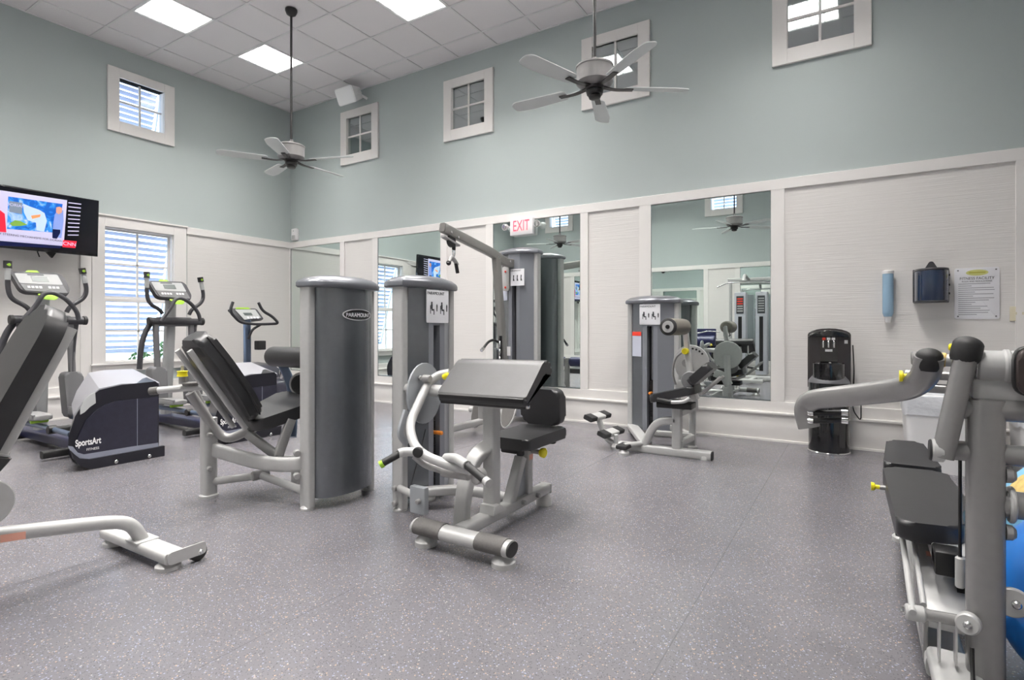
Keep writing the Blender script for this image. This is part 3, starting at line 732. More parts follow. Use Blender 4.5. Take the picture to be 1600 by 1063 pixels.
def bin_(x0, x1, y0, y1, h, label):
    xm, ym = (x0+x1)/2, (y0+y1)/2; t = thing('waste_bin', label, 'waste bin', (xm, ym, 0))
    bm = new(); lo = fillet([(x0+0.03, y0+0.03, 0), (x1-0.03, y0+0.03, 0), (x1-0.03, y1-0.03, 0), (x0+0.03, y1-0.03, 0)], 0.05, True)
    hi = fillet([(x0, y0, h), (x1, y0, h), (x1, y1, h), (x0, y1, h)], 0.06, True)
    va = [bm.verts.new(p_) for p_ in lo]; vb = [bm.verts.new(p_) for p_ in hi]; bm.faces.new(va[::-1]); n = len(va)
    vc = [bm.verts.new(V((xm+(p_.x-xm)*0.95, ym+(p_.y-ym)*0.95, h-0.03))) for p_ in hi]
    for k in range(n):
        k2 = (k+1) % n; bm.faces.new((va[k], va[k2], vb[k2], vb[k])); bm.faces.new((vb[k], vb[k2], vc[k2], vc[k]))
    bm.faces.new(vc)
    obj('tub', bm, 'white', t)
    bl = new(); rings = []
    for lv, s in ((h-0.14, 1.0), (h-0.06, 1.03), (h+0.01, 1.04), (h+0.02, 0.99), (h-0.05, 0.93)):
        rings.append([bl.verts.new(V((xm+(p_.x-xm)*(s+random.uniform(-.008, .008)), ym+(p_.y-ym)*s, lv+random.uniform(-0.016, 0.016)))) for p_ in hi])
    for a, b_ in zip(rings, rings[1:]):
        for k in range(n): bl.faces.new((a[k], a[(k+1) % n], b_[(k+1) % n], b_[k]))
    obj('bin_liner', bl, 'bag', t, 60)
bin_(0.30, 0.86, 5.05, 5.52, 0.56, 'white waste bin with plastic liner behind the press machine arm')
bin_(0.95, 1.45, 5.05, 5.50, 0.52, 'white waste bin at the right edge beside the other bin')

# ================================================================ gym machines
def loft(rings, closed=True):
    bm = new(); vs = [[bm.verts.new(p_) for p_ in r] for r in rings]; n = len(rings[0])
    for a, b_ in zip(vs, vs[1:]):
        for k in range(n): bm.faces.new((a[k], a[(k+1) % n], b_[(k+1) % n], b_[k]))
    bm.faces.new(vs[0][::-1]); bm.faces.new(vs[-1])
    return bm
def tower(t, cx, cy, F, W, h, logo=False, hw=0.235, placard=True, bulge=0.15, sheet=False, fd=0.12, stack=True):
    """weight-stack tower: two posts, rounded back shroud, faceted front with a slot; F = front direction, W = axis from post to post"""
    F = V(F); W = V(W); c0 = V((cx, cy, 0))
    def Q(w_, f, z): return c0+W*w_+F*f+Z1*z
    zt = h-0.075; zb = 0.065
    for s in (-1, 1):
        obj('post', tube([Q(s*hw, 0, 0.015), Q(s*hw, 0, zt)], fil=0, prof=rrect(0.05, 0.085, 0.012), up=F), 'silver', t)
        obj('foot', foot(*(Q(s*hw, 0, 0).xy), 0.042, 0.028), 'silver', t)
    # back shroud
    arc = [Q(hw-0.02, 0.02, zb), Q(hw-0.02, -0.02, zb)]
    for k in range(1, 14):
        a = math.pi*k/14; arc.append(Q((hw-0.02)*math.cos(a), -0.02-bulge*math.sin(a)**0.75, zb))
    arc += [Q(-hw+0.02, -0.02, zb), Q(-hw+0.02, 0.02, zb)]
    back = obj('back_shroud', prism(arc, Z1*(zt-zb)), 'shroud', t)
    # faceted front: two wings and a centre strip with a slot
    g_ = 0.075; sl = 0.030
    for s in (-1, 1):
        pts = [Q(s*(hw-0.02), 0.0, zb), Q(s*(hw-0.02), 0.03, zb), Q(s*g_, fd, zb), Q(s*g_, 0.0, zb)]
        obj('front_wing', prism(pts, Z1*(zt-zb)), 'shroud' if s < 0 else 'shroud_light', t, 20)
    for s in (-1, 1): obj('slot_cheek', prism([Q(s*g_, fd, zb), Q(s*sl, fd, zb), Q(s*sl, 0.02, zb), Q(s*g_, 0.02, zb)], Z1*(zt-zb)), 'shroud_light', t, 20)
    zs = zt-0.50 if h < 1.6 else zt-0.62
    obj('slot_header', prism([Q(sl, fd-0.002, zs+0.27), Q(-sl, fd-0.002, zs+0.27), Q(-sl, 0.02, zs+0.27), Q(sl, 0.02, zs+0.27)], Z1*(zt-zs-0.27)), 'shroud_light', t, 20)
    obj('slot_back', prism([Q(sl, 0.04, zb), Q(-sl, 0.04, zb), Q(-sl, 0.02, zb), Q(sl, 0.02, zb)], Z1*(zt-zb)), 'black', t, 0)
    if stack:
        top = 0.10+0.05*9; ws = []
        for k in range(9):
            z = 0.10+0.05*k
            ws.append(obj('weight_plate', prism([Q(sl-0.002, 0.06, z), Q(-sl+0.002, 0.06, z), Q(-sl+0.002, 0.042, z), Q(sl-0.002, 0.042, z)], Z1*0.046), 'rubber', t, 0))
        obj('selector_pin', cyl(Q(0, 0.06, 0.43), Q(0, 0.14, 0.43), 0.012), 'orange', t)
        obj('guide_rod', cyl(Q(0, 0.05, 0.55), Q(0, 0.05, zt-0.1), 0.008), 'chrome', t)
    # domed cap
    out = [Q(hw+0.04, 0.055, 0), Q(hw+0.04, -0.05, 0)]
    for k in range(1, 12):
        a = math.pi*k/12; out.append(Q((hw+0.03)*math.cos(a), -0.05-(bulge-0.01)*math.sin(a)**0.75, 0))
    out += [Q(-hw-0.04, -0.05, 0), Q(-hw-0.04, 0.055, 0), Q(-g_-0.02, fd+0.02, 0), Q(g_+0.02, fd+0.02, 0)]
    ctr = Q(0, -0.01, 0)
    rings = []
    for s, z in ((0.96, zt-0.006), (1.0, zt+0.002), (1.0, zt+0.022), (0.97, zt+0.034), (0.82, zt+0.056), (0.55, zt+0.07), (0.2, zt+0.075)):
        rings.append([ctr+(p_-ctr)*s+Z1*z for p_ in out])
    obj('cap', loft(rings), 'cap', t, 40)
    R = W if F.cross(Z1).dot(W) < 0 else -W          # reading direction on the front face
    R = Z1.cross(F)
    if placard:
        zc = zt-0.115; pc = Q(0, fd+0.004, zc)
        pl = obj('placard', pad(pc+F*0.006, R, Z1, 0.205, 0.20, 0.006, 0.008, 0.001), 'paper', t)
        text('placard_heading', 'PARAMOUNT', 0.026, pc+F*0.0066+Z1*0.078-R*0.02, R, Z1, 'ink', pl)
        for dx in (-0.058, 0.036):                       # printed seated figures
            bm = new(); o0 = pc+F*0.0062+R*dx-Z1*0.01
            for (a, b_, w_, h_) in ((0.0, 0.03, 0.013, 0.013), (0.0, 0.008, 0.016, 0.03), (0.01, -0.012, 0.026, 0.010), (0.02, -0.028, 0.008, 0.026), (-0.012, -0.01, 0.006, 0.05)):
                q = o0+R*a+Z1*b_; add_prism(bm, [q-R*w_/2-Z1*h_/2, q+R*w_/2-Z1*h_/2, q+R*w_/2+Z1*h_/2, q-R*w_/2+Z1*h_/2], F*0.0006)
            obj('printed_figure', bm, 'ink', pl, 0)
            q = o0+R*0.048; obj('printed_muscle_chart', prism([q-R*0.004-Z1*0.02, q+R*0.004-Z1*0.02, q+R*0.006+Z1*0.015, q+Z1*0.026, q-R*0.006+Z1*0.015], F*0.0006), 'ink', pl, 0)
    if sheet:
        s0 = Q(0, 0, 0); wx = -1 if R.dot(W) > 0 else 1
        a = Q(wx*(g_+0.012), fd*0.93, zt-0.53); b_ = Q(wx*(hw-0.035), 0.045+0.004, zt-0.53); dn = (b_-a).normalized(); N = dn.cross(Z1); N = N if N.dot(F) > 0 else -N
        sh = obj('instruction_sheet', prism([a+N*0.004, b_+N*0.004, b_+N*0.004+Z1*0.24, a+N*0.004+Z1*0.24], N*0.002), 'sheet', t, 0)
        obj('warning_strip', prism([a+N*0.0062+Z1*0.205, b_+N*0.0062+Z1*0.205, b_+N*0.0062+Z1*0.245, a+N*0.0062+Z1*0.245], N*0.001), 'red', sh, 0)
    if logo:
        badge(back, c0-F*(bulge+0.02), -F, W, zt-0.165, bulge, hw)
    return back
mat('sheet', (196, 200, 214), 0.5)
def badge(parent, c, N, W, z, bulge, hw):
    """oval maker's badge wrapped on the rounded back shroud, right of its centre line"""
    R = Z1.cross(N)
    def S(a, b_, off):
        s_ = R.dot(W)*a                       # position along the post-to-post axis
        k = max(-1, min(1, s_/(hw-0.02))); ang = math.acos(k)
        f = bulge*math.sin(ang)**0.75
        return c-N*(bulge)+N*(f+off)+W*s_+Z1*(z+b_)
    def ovl(a, b_, cx, off0, off1, m, nm):
        bm = new(); K = 32
        r0 = [bm.verts.new(S(cx+a*math.cos(2*math.pi*k/K), b_*math.sin(2*math.pi*k/K), off1)) for k in range(K)]
        r1 = [bm.verts.new(S(cx+a*math.cos(2*math.pi*k/K), b_*math.sin(2*math.pi*k/K), off0)) for k in range(K)]
        rows = [bm.verts.new(S(cx+a*t_, 0, off1)) for t_ in (-0.5, 0, 0.5)]
        bm.faces.new(r0); bm.faces.new(r1[::-1])
        for k in range(K): bm.faces.new((r0[k], r0[(k+1) % K], r1[(k+1) % K], r1[k]))
        for r_ in rows: bm.verts.remove(r_)
        return obj(nm, bm, m, parent, 0)
    cx = 0.035
    ovl(0.122, 0.036, cx, 0.0, 0.004, 'paper', 'badge_rim'); ovl(0.114, 0.030, cx, 0.0, 0.0055, 'black', 'badge_oval')
    tx = text('badge_letters', 'PARAMOUNT', 0.034, (0, 0, 0), X1, Y1, 'paper', parent, sx=0.98)
    me = tx.data; org = ORG[parent]
    for v in me.vertices:
        q = v.co+org; v.co = S(cx+q.x, q.y-0.003, 0.0075+q.z)-org
    me.update()

# ---------------------------------------------------------------- leg machine (seat turned to the mirror wall)
def leg_machine():
    t = thing('leg_extension_machine', 'leg machine with reclined black backrest and grey tower bearing an oval badge', 'gym machine', (-3.1, 2.25, 0))
    tower(t, -2.745, 2.345, (-1, 0, 0), (0, 1, 0), 1.39, logo=True, placard=False, bulge=0.115)
    S = 'silver'
    # outer leg with foot, handle tube
    obj('leg', tube([(-3.48, 1.935, 0.02), (-3.48, 1.935, 0.50)], fil=0, prof=rrect(0.085, 0.085, 0.03), up=Y1), S, t)
    obj('foot', foot(-3.48, 1.935, 0.055, 0.03), S, t)
    obj('side_beam', tube([(-3.46, 1.95, 0.30), (-3.1, 2.03, 0.245), (-2.95, 2.10, 0.235), (-2.76, 2.11, 0.265)], fil=0.15, prof=rrect(0.05, 0.085, 0.018), up=Z1), S, t)
    obj('lower_brace', tube([(-3.46, 1.95, 0.095), (-3.2, 2.11, 0.135), (-2.76, 2.12, 0.095)], 0.024, 0.03), S, t)
    obj('brace_joint', cyl((-3.215, 2.06, 0.137), (-3.195, 2.16, 0.137), 0.03), 'silver_dark', t)
    obj('rear_leg', cyl((-3.2, 2.38, 0.02), (-3.2, 2.38, 0.20), 0.042), S, t); obj('foot', foot(-3.2, 2.38, 0.055, 0.03), S, t)
    obj('rear_beam', tube([(-3.2, 2.38, 0.17), (-3.19, 2.12, 0.22)], fil=0, prof=rrect(0.05, 0.07, 0.015), up=Z1), S, t)
    for z in (0.40, 0.19): obj('bolt', cyl((-3.44, 1.915, z), (-3.405, 1.905, z), 0.016), 'silver_dark', t)
    for z in (0.335, 0.20): obj('bolt', cyl((-2.80, 2.075, z), (-2.765, 2.055, z), 0.020), 'silver_dark', t)
    # seat carrier
    obj('seat_tube', tube([P(297, 614, X=-3.47), P(338, 675, X=-3.45), P(356, 688, X=-3.40), P(388, 673, X=-3.30), P(408, 664, X=-3.22), V((-3.15, 2.2, 0.50))], 0.029, 0.07), 'silver_dark', t)
    obj('post_tube', tube([(-3.48, 1.935, 0.47), P(300, 606, X=-3.49)], fil=0, prof=rrect(0.05, 0.05, 0.015), up=X1), 'silver_dark', t)
    obj('strut', tube([P(387, 678, X=-3.28), P(432, 712, X=-3.08)], fil=0, prof=rrect(0.03, 0.06, 0.01)), 'silver_dark', t)
    obj('strut', tube([P(455, 655, X=-3.05), P(435, 712, X=-3.07)], fil=0, prof=rrect(0.03, 0.06, 0.01)), 'silver_dark', t)
    # handles
    h0, h1 = P(240, 611, X=-3.62), P(342, 602, X=-3.30)
    hb = obj('handle_bar', tube([h0, P(297, 606, X=-3.44), h1], 0.021, 0.06), S, t)
    obj('grip_end', tube([h0+(h0-h1).normalized()*0.02, h0+(h1-h0).normalized()*0.03], 0.024, 0), 'grip', hb)
    yk = P(285, 587, X=-3.45)
    obj('adjuster_sleeve', tube([yk-Z1*0.05, yk+Z1*0.0], 0.02, 0), 'silver_dark', t); obj('adjuster_knob', lathe([(0, 0), (0.03, 0), (0.026, 0.02), (0.03, 0.032), (0, 0.034)], yk-Z1*0.005), 'yellow', t)
    obj('adjuster_rod', tube([yk, yk+Z1*0.06], 0.008, 0), 'silver_dark', t); obj('adjuster_disc', disc(P(298, 600, X=-3.42), Z1, 0.045, 0.02), 'grip', t)
    # reclined backrest (face towards +Y, up)
    U = (V((0, 1.70, 1.03))-V((0, 2.03, 0.53))).normalized(); N = X1.cross(-U).normalized(); N = N if N.y > 0 else -N
    cb = V((-3.2, 1.90, 0.80))
    L = 0.30
    out = [cb-X1*0.115-U*L, cb+X1*0.115-U*L, cb+X1*0.15-U*0.12, cb+X1*0.14+U*0.10, cb+X1*0.10+U*L, cb-X1*0.10+U*L, cb-X1*0.14+U*0.10, cb-X1*0.15-U*0.12]
    br = obj('backrest', prism(fillet(out, 0.05, True), -N*0.095, 0.026), 'vinyl', t)
    obj('piping', tube([cb+X1*0.118-U*L*0.95+N*0.0-N*0.036, cb+X1*0.153-U*0.12-N*0.036, cb+X1*0.143+U*0.10-N*0.036, cb+X1*0.102+U*L*0.95-N*0.036], 0.005, 0.05, seg=8), 'black', br)
    for dx in (-0.08, 0.05): obj('backrest_bar', tube([cb+X1*dx-N*0.135+U*0.26, cb+X1*dx-N*0.125-U*0.33], fil=0, prof=rrect(0.024, 0.03, 0.008), up=N), S, t)
    obj('backrest_plate', pad(cb-N*0.096+U*0.22, X1, U, 0.16, 0.07, 0.03, 0.01, 0.003), 'black', t)
    # tilted seat
    a, b_, c_, d_ = V((-3.36, 2.04, 0.515)), V((-3.10, 2.0, 0.50)), V((-2.98, 2.38, 0.60)), V((-3.42, 2.42, 0.635))
    obj('seat', quad_pad([a, b_, c_, d_], V((0, 0.02, -0.075)), 0.06, 0.022), 'vinyl', t)
    obj('seat_plate', quad_pad([a+V((0.06, 0.06, -0.07)), b_+V((-0.06, 0.06, -0.07)), c_+V((-0.08, -0.06, -0.07)), d_+V((0.08, -0.06, -0.07))], V((0, 0, -0.012)), 0.03, 0.003), 'black', t)
    # thigh roller and its arm
    r0 = P(424, 557, X=-3.48); r1 = r0+V((0.42, 0.0, 0.0))
    ax = X1
    obj('thigh_roller', lathe([(0, 0), (0.045, 0.0), (0.066, 0.014), (0.070, 0.035), (0.070, 0.40), (0.06, 0.42), (0, 0.42)], r0, ax, 28), 'vinyl', t)
    obj('roller_arm', tube([r0+V((0.09, 0.02, -0.05)), r0+V((0.12, 0.06, -0.16)), r0+V((0.14, 0.08, -0.33)), r0+V((0.2, 0.02, -0.55))], fil=0.06, prof=rrect(0.05, 0.06, 0.015)), 'steel_blue', t)
    obj('pivot_disc', disc(r0+V((0.22, 0.09, -0.19)), (0.55, -1, 0.0), 0.085, 0.05), 'silver_dark', t)
    obj('pivot_cover', disc(r0+V((0.235, 0.063, -0.19)), (0.55, -1, 0.0), 0.068, 0.014), 'rubber', t)
    return t
leg_machine()

# ---------------------------------------------------------------- preacher curl machine
def curl_machine():
    t = thing('arm_curl_machine', 'arm curl machine with sloping black arm pad and bent handles, mid floor', 'gym machine', (-1.75, 2.5, 0))
    tower(t, -2.27, 2.605, (1, 0, 0), (0, 1, 0), 1.39, placard=True, hw=0.218, fd=0.095)
    S = 'silver'; RX = -1.61
    # base: front foot bar with rubber treads, long rail
    fb = obj('foot_bar', tube([(-1.86, 2.07, 0.085), (-1.30, 2.07, 0.085)], fil=0, prof=oval(0.10, 0.075), up=Z1), S, t)
    for a, b_ in ((-1.845, -1.68), (-1.475, -1.325)): obj('foot_tread', tube([(a, 2.07, 0.087), (b_, 2.07, 0.087)], fil=0, prof=oval(0.104, 0.080), up=Z1), 'grip', fb)
    obj('end_cap', tube([(-1.30, 2.07, 0.085), (-1.293, 2.07, 0.085)], fil=0, prof=oval(0.092, 0.068), up=Z1), 'rubber', fb)
    for x in (-1.80, -1.345): obj('foot', foot(x, 2.075, 0.055, 0.052), S, t)
    obj('base_rail', tube([(RX, 2.10, 0.095), (RX, 2.95, 0.095)], fil=0, prof=rrect(0.075, 0.055, 0.015), up=Z1), S, t)
    obj('foot', foot(RX, 2.93, 0.05, 0.07), S, t); obj('rail_cap', box(RX-0.04, RX+0.04, 2.945, 2.965, 0.066, 0.124, bev=0.006), S, t)
    obj('rail_gusset', prism([(RX-0.03, 2.30, 0.12), (RX-0.03, 2.43, 0.12), (RX-0.03, 2.36, 0.165), (RX-0.03, 2.31, 0.165)], (0.09, 0, 0), 0.004), S, t)
    for y in (2.62, 2.78): obj('bolt', cyl((RX+0.03, y, 0.10), (RX+0.06, y, 0.10), 0.014), 'silver_dark', t)
    # uprights
    obj('pad_post', tube([(RX, 2.37, 0.10), (RX, 2.37, 0.70)], fil=0, prof=rrect(0.07, 0.07, 0.012), up=Y1), S, t)
    obj('curved_brace', tube([(RX-0.06, 2.19, 0.08), (RX-0.05, 2.20, 0.28), (RX-0.035, 2.27, 0.42), (RX-0.01, 2.36, 0.455)], fil=0.12, prof=rrect(0.075, 0.055, 0.012), up=Y1), S, t)
    # arm pad: sloping face over a rounded far edge
    A, B_ = V((-1.86, 2.235, 0.722)), V((-1.33, 2.235, 0.732)); Cc, D_ = V((-1.33, 2.415, 0.895)), V((-1.86, 2.415, 0.888))
    N = (B_-A).cross(D_-A).normalized()
    outl = [(2.235, 0.727), (2.40, 0.882), (2.435, 0.90), (2.475, 0.895), (2.50, 0.865), (2.505, 0.82), (2.485, 0.80), (2.455, 0.83), (2.42, 0.83), (2.275, 0.69), (2.245, 0.682)]
    ap = obj('arm_pad', prism(fillet([V((-1.865, y, z)) for y, z in outl], 0.012, True, 3), V((0.54, 0, 0.008)), 0.016), 'vinyl', t, 45)
    obj('front_strip', prism([(-1.855, 2.232, 0.722), (-1.34, 2.232, 0.728), (-1.34, 2.255, 0.678), (-1.855, 2.255, 0.672)], (0, 0.012, 0.012), 0.003), 'black', ap)
    obj('pad_bracket', box(RX-0.10, RX+0.10, 2.33, 2.43, 0.66, 0.78, bev=0.006), S, t)
    obj('height_bolt', cyl((-1.41, 2.40, 0.66), (-1.41, 2.40, 0.80), 0.012), 'chrome', t)
    # seat, back pad, seat post
    obj('seat_brace', tube([(RX, 2.53, 0.10), (RX, 2.66, 0.34)], fil=0, prof=rrect(0.05, 0.06, 0.01), up=X1), S, t)
    obj('seat_post', tube([(RX, 2.73, 0.11), (RX, 2.73, 0.37)], fil=0, prof=rrect(0.055, 0.055, 0.01), up=X1), S, t)
    obj('seat_slider', tube([(RX, 2.73, 0.30), (RX, 2.73, 0.43)], fil=0, prof=rrect(0.042, 0.042, 0.008), up=X1), 'chrome', t)
    obj('post_gusset', prism([(RX-0.005, 2.60, 0.12), (RX-0.005, 2.71, 0.12), (RX-0.005, 2.71, 0.28)], (0.01, 0, 0)), 'plate', t)
    obj('warning_label', box(RX+0.0285, RX+0.0295, 2.71, 2.75, 0.315, 0.345), 'label_pink', t, 0)
    k = V((RX+0.03, 2.735, 0.365)); obj('knob_shaft', cyl(k, k+V((0.06, -0.01, 0)), 0.014), 'silver_dark', t)
    obj('adjuster_knob', lathe([(0, 0), (0.014, 0), (0.026, 0.012), (0.028, 0.03), (0.02, 0.036), (0, 0.036)], k+V((0.06, -0.01, 0)), (1, -0.15, 0)), 'yellow', t)
    obj('seat', pad((RX, 2.74, 0.475), X1, Y1, 0.28, 0.48, 0.062, 0.035, 0.018), 'vinyl', t)
    obj('seat_bracket', box(RX-0.05, RX+0.05, 2.53, 2.90, 0.385, 0.414, bev=0.008), 'black', t)
    for y in (2.56, 2.93): obj('seat_bumper', cyl((RX+0.06, y, 0.375), (RX+0.06, y, 0.415), 0.022), 'rubber', t)
    obj('back_pad', pad((RX, 2.965, 0.60), X1, V((0, -0.05, 1)), 0.265, 0.215, -0.085, 0.05, 0.02), 'vinyl', t)
    obj('back_bracket', tube([(RX, 2.95, 0.40), (RX, 3.04, 0.42), (RX, 3.065, 0.58)], fil=0.05, prof=rrect(0.05, 0.014, 0.004), up=X1), 'silver_dark', t)
    # axle from tower to pad, cam plate
    ya, za = 2.40, 0.715
    obj('axle_housing', cyl((-2.24, ya, za), (-2.11, ya, za), 0.030), S, t); obj('axle', cyl((-2.06, ya, za), (-1.87, ya, za), 0.034), S, t)
    cam_pts = []
    for kk in range(28):
        a = 2*math.pi*kk/28; r = 0.15+0.03*math.cos(a-0.9)
        cam_pts.append(V((-2.10, ya-0.02+r*0.95*math.cos(a), za-0.045+r*1.15*math.sin(a))))
    cp = obj('cam_plate', prism(cam_pts, (0.014, 0, 0), 0.003), 'plate', t, 30)
    obj('cam_arm', tube([(-2.095, ya-0.15, za-0.10), (-2.095, ya-0.21, za-0.22), (-2.09, ya-0.15, za-0.28)], fil=0.05, prof=rrect(0.02, 0.035, 0.006)), 'plate', cp)
    for a in (0.6, 2.2): obj('bolt', cyl((-2.086, ya+0.09*math.cos(a), za+0.09*math.sin(a)), (-2.07, ya+0.09*math.cos(a), za+0.09*math.sin(a)), 0.014), 'silver_dark', cp)
    # curl arm
    arm = [P(702, 583, Y=2.46), P(684, 586, Y=2.43), P(668, 600, Y=2.38), P(639, 663, Y=2.18), P(646, 695, Y=2.10), P(662, 712, Y=2.06), P(700, 727, Y=2.06), P(735, 735, Y=2.08)]
    obj('curl_arm', tube(arm, 0.024, 0.07), S, t)
    obj('arm_pin', disc(P(667, 592, Y=2.36), X1, 0.022, 0.05), 'silver_dark', t)
    obj('release_knob', cyl(P(693, 590, Y=2.42), P(701, 586, Y=2.42), 0.016), 'yellow', t)
    g0 = P(655, 706, Y=2.06)
    hl = obj('left_handle', tube([g0+V((0.02, 0, 0)), P(632, 706, Y=2.03), P(622, 709, Y=2.0)], 0.022, 0.03), S, t)
    obj('grip', tube([P(625, 709, Y=2.01), P(596, 725, Y=1.93)], 0.018, 0), 'rubber', hl); obj('grip_tip', tube([P(599, 724, Y=1.935), P(594, 727, Y=1.925)], 0.019, 0), 'lime', hl)
    obj('handle_cap', disc(P(653, 707, Y=2.035), (0.4, -1, 0), 0.026, 0.02), 'rubber', hl)
    hr = obj('right_handle', tube([P(697, 716, Y=2.08), P(712, 716, Y=2.05), P(730, 728, Y=2.0)], 0.023, 0.03), S, t)
    obj('grip', tube([P(727, 725, Y=2.01), P(758, 751, Y=1.94)], 0.018, 0), 'rubber', hr); obj('grip_tip', tube([P(757, 750, Y=1.945), P(764, 756, Y=1.93)], 0.019, 0), S, hr)
    obj('lower_tube', tube([P(648, 712, Y=2.10), P(665, 727, Y=2.12), P(694, 735, Y=2.12)], 0.020, 0.05), 'silver_dark', t)
    obj('pivot_barrel', cyl(P(692, 737, Y=2.12), P(733, 743, Y=2.12), 0.026), 'silver_dark', t)
    obj('pivot_boss', disc(P(748, 744, Y=2.16), (-0.2, -1, 0), 0.038, 0.05), 'silver_dark', t)
    # tower base: pulley cover, cross tube
    q = P(653, 776, Y=2.27)
    obj('pulley_cover', box(q.x-0.055, q.x+0.055, 2.26, 2.30, 0.055, 0.205, bev=0.01), 'plate', t)
    obj('cover_bolt', cyl((q.x+0.02, 2.235, 0.13), (q.x+0.02, 2.262, 0.13), 0.014), 'silver_dark', t)
    obj('cover_arm', cyl((-2.25, 2.36, 0.14), (q.x-0.03, 2.29, 0.14), 0.02), S, t)
    obj('base_bracket', tube([(-2.19, 2.45, 0.10), (-2.08, 2.56, 0.105), (-1.98, 2.64, 0.10)], fil=0.08, prof=rrect(0.07, 0.05, 0.012), up=Z1), S, t)
    obj('cross_tube', tube([(-2.05, 2.60, 0.10), (-1.93, 2.645, 0.10), (-1.63, 2.645, 0.10)], 0.030, 0.05), S, t)
    obj('drive_cable', tube([(-2.07, 2.26, 0.21), (-2.05, 2.30, 0.35), (-2.05, 2.36, 0.5)], 0.003, 0, seg=6), 'black', t)
    for z in (0.115, 0.03): obj('bolt', cyl((-2.275, 2.335, z+0.02), (-2.275, 2.36, z+0.02), 0.016), 'silver_dark', t)
    obj('foot', foot(-2.27, 2.63, 0.05, 0.03), S, t)
    return t
mat('label_pink', (232, 170, 150), 0.5)
curl_machine()

